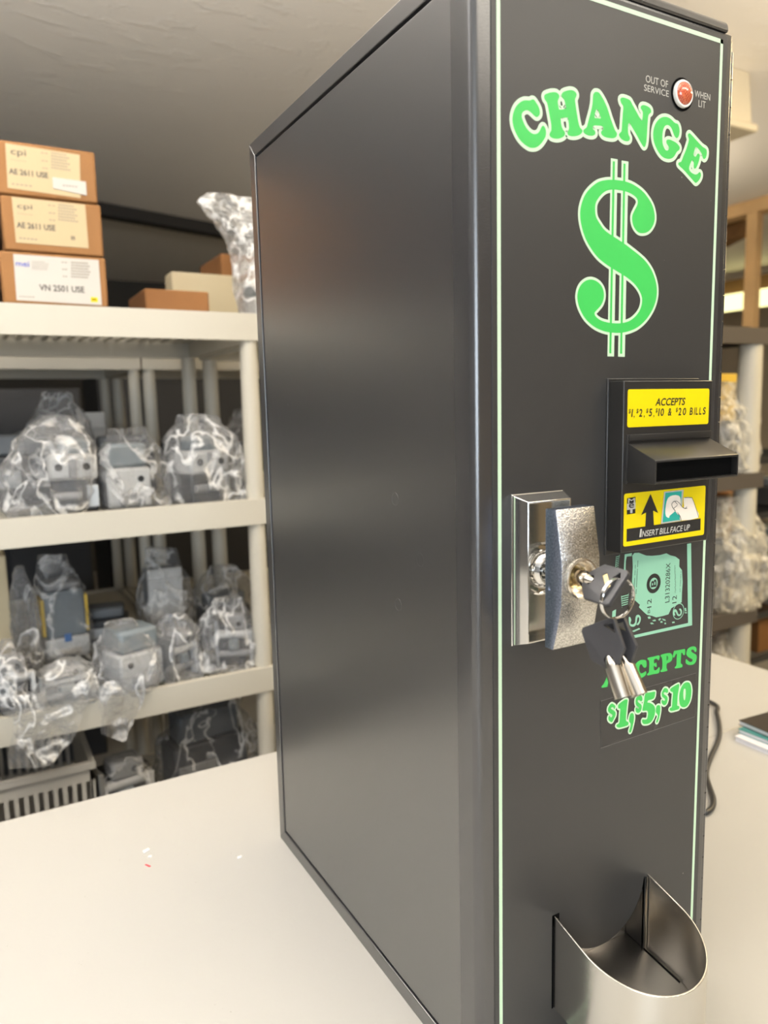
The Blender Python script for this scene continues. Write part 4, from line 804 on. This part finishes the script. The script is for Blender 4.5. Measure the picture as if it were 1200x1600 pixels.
def device(label, x, y, z0, w, d, h, kind, rz=0, name='bill_validator'):
    t = thing(name, label, 'device', (x, y, z0), 'mechanisms stored on the shelves'); m = Matrix.Translation((x, y, z0)) @ Matrix.Rotation(rz, 4, 'Z'); hw = w / 2; hd = d / 2
    def bx(nm, lo, hi, mat, bev=.002):
        b = MB(); b.box(lo, hi, mat=m); return b.build(nm, mat, t, bevel=bev)
    def rod(nm, p0, p1, r, mat):
        b = MB(); b.tube([m @ Vector(p0), m @ Vector(p1)], r, 16); return b.build(nm, mat, t, bevel=.0006)
    def ports(par, xs, y, z, r=.0062):
        for x_ in xs:
            b = MB(); b.lathe([(0, .0012), (r, .0012), (r, -.002)], m @ Vector((x_, y, z)), m.to_3x3() @ Vector((0, -1, 0)), 18); b.build('round_port', 'hole_black', par)
    if kind == 'eyes':                                                     # dark body under a light lobed head with two round ports
        bx('body', (-hw * .92, -hd, 0), (hw * .95, hd, h * .46), 'dev_black', .004)
        hdp = bx('head', (-hw, -hd - .006, h * .43), (hw, hd * .5, h * .78), 'dev_light', .007)
        bx('head_rib', (-hw * .16, -hd - .009, h * .46), (hw * .16, -hd, h * .75), 'dev_grey', .002)
        ports(hdp, (-hw * .55, hw * .55), -hd - .006, h * .61)
        bx('cap', (-hw * .55, -hd * .6, h * .74), (hw * .8, hd * .6, h), 'dev_slate', .007)
        bx('side_bracket', (hw * .5, -hd - .005, h * .06), (hw * .98, -hd + .004, h * .36), 'dev_metal', .001)
        rod('roller', (-hw * .8, -hd - .003, h * .22), (hw * .3, -hd - .003, h * .22), h * .06, 'dev_grey')
    elif kind == 'mech':                                                   # coin mechanism: open frame with rollers and brackets
        bx('body', (-hw, -hd * .4, 0), (hw, hd, h * .8), 'dev_black', .003); bx('side_bracket', (-hw, -hd, 0), (-hw * .82, hd * .6, h * .92), 'dev_metal', .001); bx('side_bracket', (hw * .82, -hd, 0), (hw, hd * .6, h * .70), 'dev_light', .001)
        rod('roller', (-hw * .82, -hd * .6, h * .62), (hw * .82, -hd * .6, h * .62), h * .09, 'dev_light'); rod('roller', (-hw * .82, -hd * .7, h * .25), (hw * .82, -hd * .7, h * .25), h * .07, 'dev_grey')
        cv = bx('cover', (-hw * .5, -hd * .9, h * .70), (hw * .7, hd * .5, h), 'dev_grey', .006); ports(cv, (hw * .3,), -hd * .9, h * .84, .005)
        bx('coin_chute', (-hw * .3, -hd * 1.05, h * .32), (hw * .25, -hd * .3, h * .54), 'dev_slate', .003)
    elif kind == 'grey':
        bx('body', (-hw, -hd, 0), (hw, hd, h * .62), 'dev_light', .005); bx('cap', (-hw * .9, -hd * .9, h * .62), (hw * .9, hd * .9, h), 'dev_slate', .007)
        for s in (-.38, .38):
            b = MB(); b.lathe([(0, .0008), (.0055, .0008), (.0055, -.002)], m @ Vector((s * w * .7, -hd, h * .44)), m.to_3x3() @ Vector((0, -1, 0)), 18); b.build('round_port', 'hole_black', t)
        bx('chute', (-hw * .5, -hd - .008, h * .04), (hw * .6, -hd + .002, h * .22), 'dev_grey')
    elif kind == 'tower':                                                  # slate front, yellow rails, white base with blue tab
        bx('body', (-hw * .86, -hd, h * .30), (hw * .86, hd, h), 'dev_slate', .004)
        for s in (-1, 1): bx('rail', (s * hw * .93 - hw * .07, -hd * .9, h * .34), (s * hw * .93 + hw * .07, hd * .9, h * .90), 'dev_yellow', .001)
        bs = bx('base', (-hw * .95, -hd - .004, 0), (hw * .95, hd, h * .30), 'dev_light', .004)
        b = MB(); b.box((-hw * .15, -hd - .007, h * .24), (hw * .15, -hd - .002, h * .36), mat=m); b.build('tab', 'dev_blue', t, bevel=.001)
        b = MB(); b.box((-hw * .5, -hd - .006, h * .05), (hw * .55, -hd - .003, h * .13), mat=m); b.build('sticker', 'label_white', bs, smooth=0)
        bx('lid', (-hw * .8, -hd * .8, h), (hw * .8, hd * .8, h * 1.12), 'dev_grey', .006)
    elif kind == 'panel':                                                  # white faceplate with a blue tab
        bx('body', (-hw * .9, -hd * .6, 0), (hw * .9, hd, h * .96), 'dev_dark', .003); fp = bx('faceplate', (-hw, -hd, h * .22), (hw, -hd * .55, h), 'dev_light', .003)
        bx('ledge', (-hw * 1.02, -hd - .004, h * .80), (hw * 1.02, -hd + .004, h * .85), 'dev_light', .001)
        b = MB(); b.box((-hw * .14, -hd - .004, h * .17), (hw * .16, -hd + .004, h * .28), mat=m); b.build('tab', 'dev_blue', t, bevel=.001)
        bx('sticker', (-hw * .6, -hd - .001, h * .02), (hw * .7, -hd * .5, h * .12), 'label_white', .001)
    elif kind == 'black':
        bx('body', (-hw, -hd, 0), (hw, hd, h * .7), 'dev_black', .004); bx('cover', (-hw * .8, -hd * .8, h * .7), (hw * .85, hd * .8, h), 'dev_dark', .006); bx('bracket', (-hw * .9, -hd - .003, h * .25), (hw * .1, -hd + .001, h * .5), 'dev_metal', .001)
    return t
# --- top shelf: tall bag whose mouth flares to the left
Yb = 1.10
def rg(u, v, w_px, dp, Y=Yb):
    c = at(u, v, Y); e = at(u + w_px, v, Y); return (c.x, Y, c.z, (e.x - c.x), dp)
bag('tall clear plastic bag with flaring mouth on the top shelf against the machine', [(at(404, 480, Yb).x, Yb, zA, .042, .05), rg(404, 440, 36, .05), rg(400, 400, 33, .045), rg(392, 372, 37, .035), rg(384, 345, 50, .022), rg(372, 325, 60, .014), rg(368, 306, 44, .008)], 11, 'film_milky', .012)
device('grey capped coin device inside the tall bag on the top shelf', at(408, 460, Yb).x, Yb, zA + .002, .06, .06, .075, 'grey', .2, 'coin_mechanism')
# --- second shelf
z2 = Z2 - .005
def dev_at(label, u, v, Y, z0, w, d, h, kind, rz=0, name='bill_validator'): return device(label, at(u, v, Y).x, Y, z0 + .002, w, d, h, kind, rz, name)
pouch('largest clear bag on the second shelf, at the left edge, its mouth drooping left', -8, 144, 650, 795, 1.03, z2, 21, 'film', .075, (.55, .30))
dev_at('grey headed bill validator with two round ports inside the largest second shelf bag', 112, 720, 1.035, z2, .078, .075, .125, 'eyes', -.1)
pouch('middle clear bag on the second shelf, rounded top', 150, 262, 668, 785, 1.03, z2, 22, 'film_dark', .062, (-.2, .5))
dev_at('light grey bill validator with slate cap inside the middle second shelf bag', 193, 725, 1.035, z2, .075, .07, .112, 'grey', .05)
pouch('crumpled clear bag on the second shelf beside the right post', 258, 386, 648, 782, 1.02, z2, 23, 'film', .062, (-.35, .5))
dev_at('tilted grey bill validator with two round ports inside the bag beside the right post', 308, 715, 1.025, z2, .085, .07, .120, 'eyes', .35)
pouch('small clear bag behind the right post of the second shelf', 352, 402, 640, 765, 1.16, z2, 24, 'film_dark', .05)
dev_at('black device in the small bag behind the right post', 384, 700, 1.16, z2, .05, .05, .10, 'black', .2, 'coin_mechanism')
dev_at('black housing at the back of the second shelf behind the largest bag', 60, 690, 1.24, z2, .10, .07, .135, 'black', .1, 'coin_mechanism')
dev_at('black housing at the back of the second shelf behind the middle bag', 190, 690, 1.26, z2, .12, .07, .12, 'black', -.1, 'coin_mechanism')
pouch('dim clear bag at the back of the second shelf, left of centre', 36, 150, 612, 780, 1.27, z2, 25, 'film_dark', .06)
dev_at('blue vinyl covered bundle at the left back of the second shelf', 22, 700, 1.20, z2, .11, .07, .13, 'black', 0, 'coin_mechanism')
# --- third shelf
z3 = Z3 - .005
bm_top = lambda u, v: tuple(at(u, v, .944))
pouch('clear bag at the left edge of the third shelf front with grey device', -16, 48, 1000, 1118, 1.0, z3, 31, 'film', .05)
dev_at('grey validator with one port visible in the left edge bag of the third shelf', 12, 1060, 1.0, z3, .075, .06, .092, 'mech', .1)
pouch('milky crumpled bag in front of the third shelf, mouth hanging over the beam', 46, 160, 1030, 1125, 1.0, z3, 32, 'film_milky', .055, (.2, .4),
      tails=[([bm_top(20, 1086), bm_top(60, 1080), bm_top(105, 1072), bm_top(150, 1062)], [bm_top(14, 1200), bm_top(40, 1203), bm_top(78, 1192), bm_top(112, 1158)])])
dev_at('dark device lying in the milky crumpled bag of the third shelf', 100, 1080, 1.0, z3, .09, .06, .06, 'mech', .2, 'coin_mechanism')
pouch('glossy clear bag in the middle of the third shelf front, corner hanging down', 148, 246, 972, 1100, 1.0, z3, 33, 'film', .058, (-.15, .5),
      tails=[([bm_top(150, 1066), bm_top(180, 1060), bm_top(210, 1050), bm_top(240, 1044)], [bm_top(158, 1146), bm_top(176, 1154), bm_top(194, 1158), bm_top(212, 1122)])])
dev_at('slate capped grey validator inside the glossy middle bag of the third shelf', 208, 1040, 1.005, z3, .082, .07, .108, 'grey', .3)
pouch('clear bag with tangled wrapping between the glossy bag and the end bag', 238, 314, 958, 1078, 1.01, z3, 34, 'film', .05, crump=.018)
dev_at('small grey mechanism in the bag of tangled wrapping', 276, 1030, 1.01, z3, .06, .05, .085, 'mech', .5)
pouch('clear bag at the right end of the third shelf by the post', 308, 398, 938, 1068, 1.01, z3, 35, 'film', .05, (.2, .5), crump=.018)
dev_at('grey mechanism in the right end bag of the third shelf', 368, 1010, 1.015, z3, .07, .05, .10, 'mech', -.4)
pouch('thin clear bag around the yellow railed validator on the third shelf', 40, 140, 866, 1010, 1.15, z3, 36, 'film_dark', .055, (-.1, .45))
dev_at('slate and yellow validator with white base at the back of the third shelf', 96, 950, 1.16, z3 + .035, .082, .07, .125, 'tower', .1)
pouch('clear bag around the white panelled validator on the third shelf', 212, 300, 856, 1000, 1.15, z3, 37, 'film_dark', .05, (0, .55))
dev_at('white panelled validator with blue tab at the back of the third shelf', 254, 930, 1.16, z3 + .05, .068, .06, .128, 'panel', .05)
pouch('dim clear bag at the right back of the third shelf', 300, 402, 884, 1020, 1.18, z3, 38, 'film_dark', .06)
dev_at('dark device in the dim right back bag of the third shelf', 350, 970, 1.20, z3, .10, .06, .10, 'black', .1, 'coin_mechanism')
dev_at('low black device between the yellow railed and white panelled validators', 165, 960, 1.20, z3 + .03, .085, .07, .075, 'black', -.2, 'coin_mechanism')
pouch('narrow clear bag left of the yellow railed validator', 14, 62, 884, 1020, 1.12, z3, 39, 'film', .045)
pxbox(-30, 9, 872, 1.13, z3 + .001, .1, 'cream carton at the left edge of the third shelf', 'card_cream')
# --- lowest visible shelf
z4 = Z4 - .005
t = thing('crate', 'grey slotted plastic crate on the lowest visible shelf behind the worktop edge', 'crate', (at(60, 1240, 1.0).x, 1.06, z4))
x0, x1 = at(-60, 1230, .985).x, at(146, 1230, .985).x; zt = at(60, 1208, .985).z
b = MB(); b.box((x0, .985, z4), (x1, 1.25, z4 + .006))
zs0, zs1 = at(60, 1262, .985).z - .06, at(60, 1240, .985).z
for ya_ in (.985, 1.246):
    b.box((x0, ya_, z4 + .006), (x1, ya_ + .004, zs0)); b.box((x0, ya_, zs1), (x1, ya_ + .004, zt))
    k = 13
    for i in range(k + 1):
        x = x0 + (x1 - x0) * i / k; b.box((x - .0035, ya_, zs0), (x + .0035, ya_ + .004, zs1))
b.box((x0, .985, z4), (x0 + .004, 1.25, zt)); b.box((x1 - .004, .985, z4), (x1, 1.25, zt)); b.build('crate_body', 'crate', t, smooth=0)
b = MB()
b.box((x0 - .006, .979, zt - .012), (x1 + .006, .985, zt)); b.box((x0 - .006, 1.25, zt - .012), (x1 + .006, 1.256, zt)); b.box((x0 - .006, .985, zt - .012), (x0, 1.25, zt)); b.box((x1, .985, zt - .012), (x1 + .006, 1.25, zt)); b.build('rim', 'crate', t, smooth=0)
pouch('clear bag on the lowest visible shelf right of the slotted crate', 140, 250, 1178, 1290, 1.02, z4, 41, 'film_dark', .06)
dev_at('dark mechanism in the bag right of the slotted crate', 190, 1240, 1.03, z4 + .07, .10, .07, .11, 'mech', .2, 'coin_mechanism')
pouch('wide dim bag on the lowest visible shelf by the post', 232, 410, 1100, 1260, 1.06, z4, 42, 'film_dark', .07, (.1, .6), crump=.02)
dev_at('black housing inside the wide dim bag of the lowest visible shelf', 320, 1180, 1.08, z4 + .03, .15, .08, .19, 'black', .1, 'coin_mechanism')
# --- back row, dim
zr = .26 - .006
for u, w_, h, k, lab in ((30, .16, .15, 'black', 'dim black housing on the back row seen above the left bags'), (141, .05, .20, 'panel', 'white fronted device on the back row above the bags'),
                         (350, .12, .11, 'black', 'dim black housing on the back row right of the paired posts'), (250, .10, .12, 'black', 'dim black housing on the back row between the posts')):
    dev_at(lab, u, 640, 1.62, zr, w_, .10, h, k, 0, 'coin_mechanism')
pouch('dim clear bag on the back row shelf near the right post', 350, 402, 640, 700, 1.56, zr, 51, 'film_dark', .06)
pouch('bluish clear bag on the back row shelf at the left', 46, 130, 614, 700, 1.56, zr, 52, 'film_dark', .06)
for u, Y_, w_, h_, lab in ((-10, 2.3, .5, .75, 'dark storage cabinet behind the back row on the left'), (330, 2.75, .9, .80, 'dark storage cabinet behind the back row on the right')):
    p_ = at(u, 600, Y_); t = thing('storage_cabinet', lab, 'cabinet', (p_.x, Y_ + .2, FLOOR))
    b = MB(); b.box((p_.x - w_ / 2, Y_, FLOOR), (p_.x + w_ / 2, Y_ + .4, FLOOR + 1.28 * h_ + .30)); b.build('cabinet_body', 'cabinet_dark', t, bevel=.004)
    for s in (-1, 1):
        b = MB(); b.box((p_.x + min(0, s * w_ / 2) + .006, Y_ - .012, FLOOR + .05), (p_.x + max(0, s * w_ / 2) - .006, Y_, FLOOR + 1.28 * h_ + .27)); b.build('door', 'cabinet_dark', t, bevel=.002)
# --- right shelving contents
zR2, zR3, zR4 = .245 - .005, -.151 - .005, -.50
pouch('milky bag on the upper shelf of the right unit beside its post', 1102, 1170, 598, 745, 1.06, zR2, 61, 'film_warm', .07, (0, .5), crump=.02)
device('grey mechanism in the upper right bag beside the post', at(1140, 690, 1.07).x, 1.07, zR2 + .002, .10, .07, .15, 'mech', .2, 'coin_mechanism')
pxbox(1126, 1152, 584, 1.22, zR2 + .001, .1, 'yellow carton behind the milky bag on the right unit', 'dev_yellow')
pouch('large milky bag on the middle shelf of the right unit', 1090, 1184, 775, 960, 1.05, zR3, 62, 'film_warm', .08, (-.2, .6), crump=.025)
device('light grey mechanism in the large milky bag of the right unit', at(1130, 880, 1.07).x, 1.07, zR3 + .002, .12, .08, .2, 'mech', .2, 'coin_mechanism')
pxbox(1140, 1156, 770, 1.20, zR3 + .001, .1, 'brown carton behind the large milky bag of the right unit', 'card_dark')
pouch('milky bag on the low shelf of the right unit just above the worktop edge', 1092, 1156, 988, 1120, 1.05, zR4, 63, 'film_warm', .07, crump=.02)
device('grey mechanism in the low milky bag of the right unit', at(1125, 1040, 1.07).x, 1.07, zR4 + .002, .10, .07, .16, 'mech', .2, 'coin_mechanism')
# dark wire rack further right
t = thing('wire_rack', 'dark wire rack with dim parts right of the cream post', 'rack', (2.15, 1.5, FLOOR))
for z in (-.46, -.30, -.12, .06, .25):
    b = MB()
    b.box((1.78, 1.25, z - .02), (2.7, 1.262, z)); b.box((1.78, 1.75, z - .02), (2.7, 1.762, z))
    for i in range(46): b.box((1.78 + .02 * i, 1.262, z - .006), (1.783 + .02 * i, 1.75, z - .002))
    b.build('wire_shelf', 'dev_black', t, smooth=0)
for x, y in ((1.79, 1.256), (2.69, 1.256), (1.79, 1.756), (2.69, 1.756)):
    b = MB(); b.lathe([(0, FLOOR), (.014, FLOOR), (.014, .5), (0, .5)], (x, y, 0), (0, 0, 1), 12); b.build('post', 'dev_black', t)
for u, v, Y_, z0, w_, h, k, lab in ((1190, 800, 1.4, .065, .14, .10, 'black', 'dim black device on the upper wire shelf'), (1194, 870, 1.4, -.115, .12, .09, 'grey', 'dim grey device on the middle wire shelf'), (1188, 960, 1.36, -.295, .12, .10, 'mech', 'dim device with a light head on the lower wire shelf')):
    device(lab, at(u, v, Y_).x, Y_, z0, w_, .1, h, k, .3, 'coin_mechanism')
carton(at(1172, 1020, 1.3).x, at(1172, 1020, 1.3).x + .3, 1.27, 1.6, -.455, -.335, 'brown carton on the lowest wire shelf right of the cream post', 'card')
# ================================================================= the room
def struct(name, b, mat, **k):
    o = b.build(name, mat, None, smooth=0, **k); o['kind'] = 'structure'; return o
XL, XR, YF, YBK, ZC = -3.0, 6.6, -3.2, 5.6, 1.45
b = MB(); b.box((XL, YF, FLOOR - .05), (XR, YBK, FLOOR)); struct('floor', b, 'floor')
b = MB(); b.box((XL, YF, ZC), (XR, YBK, ZC + .06)); struct('ceiling', b, 'ceiling')
b = MB(); b.box((XL - .08, YF, FLOOR), (XL, YBK, ZC)); struct('wall_left', b, 'wall_left')
b = MB(); b.box((XR, YF, FLOOR), (XR + .08, YBK, ZC)); struct('wall_right', b, 'wall')
b = MB(); b.box((XL, YBK, FLOOR), (XR, YBK + .08, ZC)); struct('wall_back', b, 'wall_shaded')
wx0, wx1, wz0, wz1 = -2.6, -.4, -.05, 1.25
b = MB(); b.box((XL, YF - .08, FLOOR), (wx0, YF, ZC)); b.box((wx1, YF - .08, FLOOR), (XR, YF, ZC)); b.box((wx0, YF - .08, FLOOR), (wx1, YF, wz0)); b.box((wx0, YF - .08, wz1), (wx1, YF, ZC)); struct('wall_front', b, 'wall')
t = bpy.data.objects.new('window_1', None); COL.objects.link(t); t.location = ((wx0 + wx1) / 2, YF, wz0); t['kind'] = 'structure'
b = MB(); b.box((wx0, YF - .06, wz0), (wx0 + .05, YF, wz1)); b.box((wx1 - .05, YF - .06, wz0), (wx1, YF, wz1)); b.box((wx0, YF - .06, wz0), (wx1, YF, wz0 + .05)); b.box((wx0, YF - .06, wz1 - .05), (wx1, YF, wz1)); b.box(((wx0 + wx1) / 2 - .03, YF - .06, wz0), ((wx0 + wx1) / 2 + .03, YF, wz1)); b.build('window_frame', 'label_white', t, smooth=0)
# dark trim where the plastered ceiling ends
pa, pb = atz(160, 326, ZC - .03), atz(338, 358, ZC - .03); dr = (pb - pa).normalized(); nr = Vector((-dr.y, dr.x, 0))
A_, B_ = pa - dr * 3.2, pb + dr * 3.5
b = MB(); b.prism([(A_.x, A_.y), (B_.x, B_.y), (B_.x + nr.x * .08, B_.y + nr.y * .08), (A_.x + nr.x * .08, A_.y + nr.y * .08)], lambda a, c, d: (a, c, d), ZC - .055, ZC); struct('trim_1', b, 'beam_dark')
# ceiling fixture seen past the machine
pe = atz(1168, 115, ZC); xe = pe.x; ye = pe.y
t = thing('ceiling_fixture', 'cream box shaped light fixture on the ceiling beyond the top right machine corner', 'ceiling light', (xe - .2, ye, ZC))
b = MB(); b.prism([(xe + .00, ZC), (xe + .02, ZC - .150), (xe - .42, ZC - .150), (xe - .40, ZC)], lambda a, c, d: (a, d, c), ye - .01, ye + 1.1); b.build('housing', 'fixture', t, bevel=.006)
b = MB(); b.box((xe - .43, ye - .02, ZC - .172), (xe + .035, ye + 1.11, ZC - .148)); b.build('rim', 'fixture', t, bevel=.005)
# stud wall on the right
pt = atz(1172, 312, ZC); XS = pt.x
def stud(y, z0, z1, x0=XS, w=.060, d=.05, name='wall_stud', lab=None, mat='wood'):
    b = MB(); b.box((x0, y - w / 2, z0), (x0 + d, y + w / 2, z1)); return tag(b.build(name, mat, None, bevel=.003), lab, 'timber')
b = MB(); b.box((XS, -2.5, ZC - .065), (XS + .10, 5.0, ZC)); tag(b.build('top_plate', 'wood', None, bevel=.003), 'horizontal pine plate under the ceiling carrying the wall stud', 'timber')
YS = at(1172, 400, 0).y
d = ray(1172, 400); YS = CAM_C.y + d.y * (XS - CAM_C.x) / d.x
stud(YS, FLOOR, ZC - .065, lab='upright pine stud rising behind the right shelving unit')
d2 = ray(1148, 345); Y2 = CAM_C.y + d2.y * (XS + .3 - CAM_C.x) / d2.x
zb_ = (CAM_C + d2 * ((XS + .3 - CAM_C.x) / d2.x)).z
d3 = ray(1152, 378); z3_ = (CAM_C + d3 * ((XS + .3 - CAM_C.x) / d3.x)).z
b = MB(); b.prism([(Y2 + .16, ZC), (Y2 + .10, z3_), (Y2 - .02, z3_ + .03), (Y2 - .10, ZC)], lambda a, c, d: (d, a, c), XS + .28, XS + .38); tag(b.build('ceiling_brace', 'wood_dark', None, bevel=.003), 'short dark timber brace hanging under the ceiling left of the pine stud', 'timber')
XB = XS + 1.7
d4 = ray(1150, 449); k4 = (XB - CAM_C.x) / d4.x; z4_ = (CAM_C + d4 * k4).z
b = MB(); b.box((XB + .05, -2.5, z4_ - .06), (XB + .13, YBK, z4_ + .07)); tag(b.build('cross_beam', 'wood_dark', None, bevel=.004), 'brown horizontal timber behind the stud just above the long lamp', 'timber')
# long fluorescent lamp behind the studs
dA, dB = ray(1145, 471), ray(1190, 467); kA = (XB - CAM_C.x) / dA.x; PA = CAM_C + dA * kA; PB = CAM_C + dB * ((XB - CAM_C.x) / dB.x)
ly0, ly1 = PA.y + .35, PB.y - .6; hz = .062; zc = (PA.z + PB.z) / 2
t = thing('fluorescent_lamp', 'lit yellowish white strip lamp seen behind the pine stud', 'lamp', (XB, (ly0 + ly1) / 2, zc))
b = MB(); b.box((XB - .03, min(ly0, ly1), zc - hz), (XB + .03, max(ly0, ly1), zc + hz)); b.build('diffuser', 'lamp_on', t, bevel=.01)
b = MB(); b.box((XB + .03, min(ly0, ly1) - .02, zc - hz * .7), (XB + .05, max(ly0, ly1) + .02, zc + hz * .9)); b.build('housing', 'fixture', t, bevel=.004)
# ================================================================= light
def area(name, loc, target, sx, sy, power, col):
    l = bpy.data.lights.new(name, 'AREA'); l.shape = 'RECTANGLE'; l.size = sx; l.size_y = sy; l.energy = power; l.color = col
    o = bpy.data.objects.new(name, l); COL.objects.link(o); o.location = loc
    o.rotation_euler = (Vector(target) - Vector(loc)).to_track_quat('-Z', 'Y').to_euler(); return o
area('window_daylight', ((wx0 + wx1) / 2, YF - .02, (wz0 + wz1) / 2), ((wx0 + wx1) / 2 + .2, 0, .3), wx1 - wx0 - .1, wz1 - wz0 - .1, LW, (.80, .90, 1.0))
area('ceiling_lamp_near', (.7, -1.0, ZC - .14), (.7, -1.0, -1), 1.2, .3, LN, (1, .92, .80))
area('added_uplight_near', (.7, -1.0, ZC - .18), (.7, -1.0, 3), 1.2, .4, LU, (1, .92, .80))  # added upward light out of view, brightens the ceiling near the camera
area('ceiling_lamp_right', (2.3, .0, ZC - .03), (2.3, .0, -1), .3, 1.2, LR, (1, .77, .40))
area('added_uplight_right', (1.7, .1, .75), (1.7, .1, 3), .4, .4, LT, (1, .84, .62))  # added upward light with no lamp under it, lifts the right ceiling
area('ceiling_lamp_left', (-1.5, .0, ZC - .03), (-1.5, .0, -1), 1.2, .3, LL, (.97, .98, 1))
area('added_uplight_middle', (2.1, 2.3, 1.15), (2.1, 2.3, 3), .5, .5, LM, (1, .87, .68))  # added upward light, unseen behind the machine, lifts the far ceiling
area('added_uplight_left', (-.5, .2, 1.0), (-.5, .2, 3), .4, .4, LG, (1, .96, .92))  # added unseen uplight, not a lamp of the room, lifts the left ceiling
area('lamp_far_right', (5.0, 1.5, ZC - .05), (5.0, 1.5, -1), .4, 1.6, LF, (1, .82, .5))
w = bpy.data.worlds.new('world'); SC.world = w; w.use_nodes = True
bg = w.node_tree.nodes['Background']; bg.inputs[0].default_value = (.75, .85, 1, 1); bg.inputs[1].default_value = 1.0
vs_ = SC.view_settings; vs_.view_transform = 'Standard'; vs_.look = 'None'; vs_.gamma = 1; vs_.use_curve_mapping = False; vs_.exposure = EXPO
SC.cycles.use_denoising = True; SC.cycles.max_bounces = 10; SC.cycles.transparent_max_bounces = 24; SC.cycles.glossy_bounces = 5; SC.cycles.diffuse_bounces = 4
SC.cycles.sample_clamp_indirect = 6
SC.cycles.caustics_reflective = False; SC.cycles.caustics_refractive = False
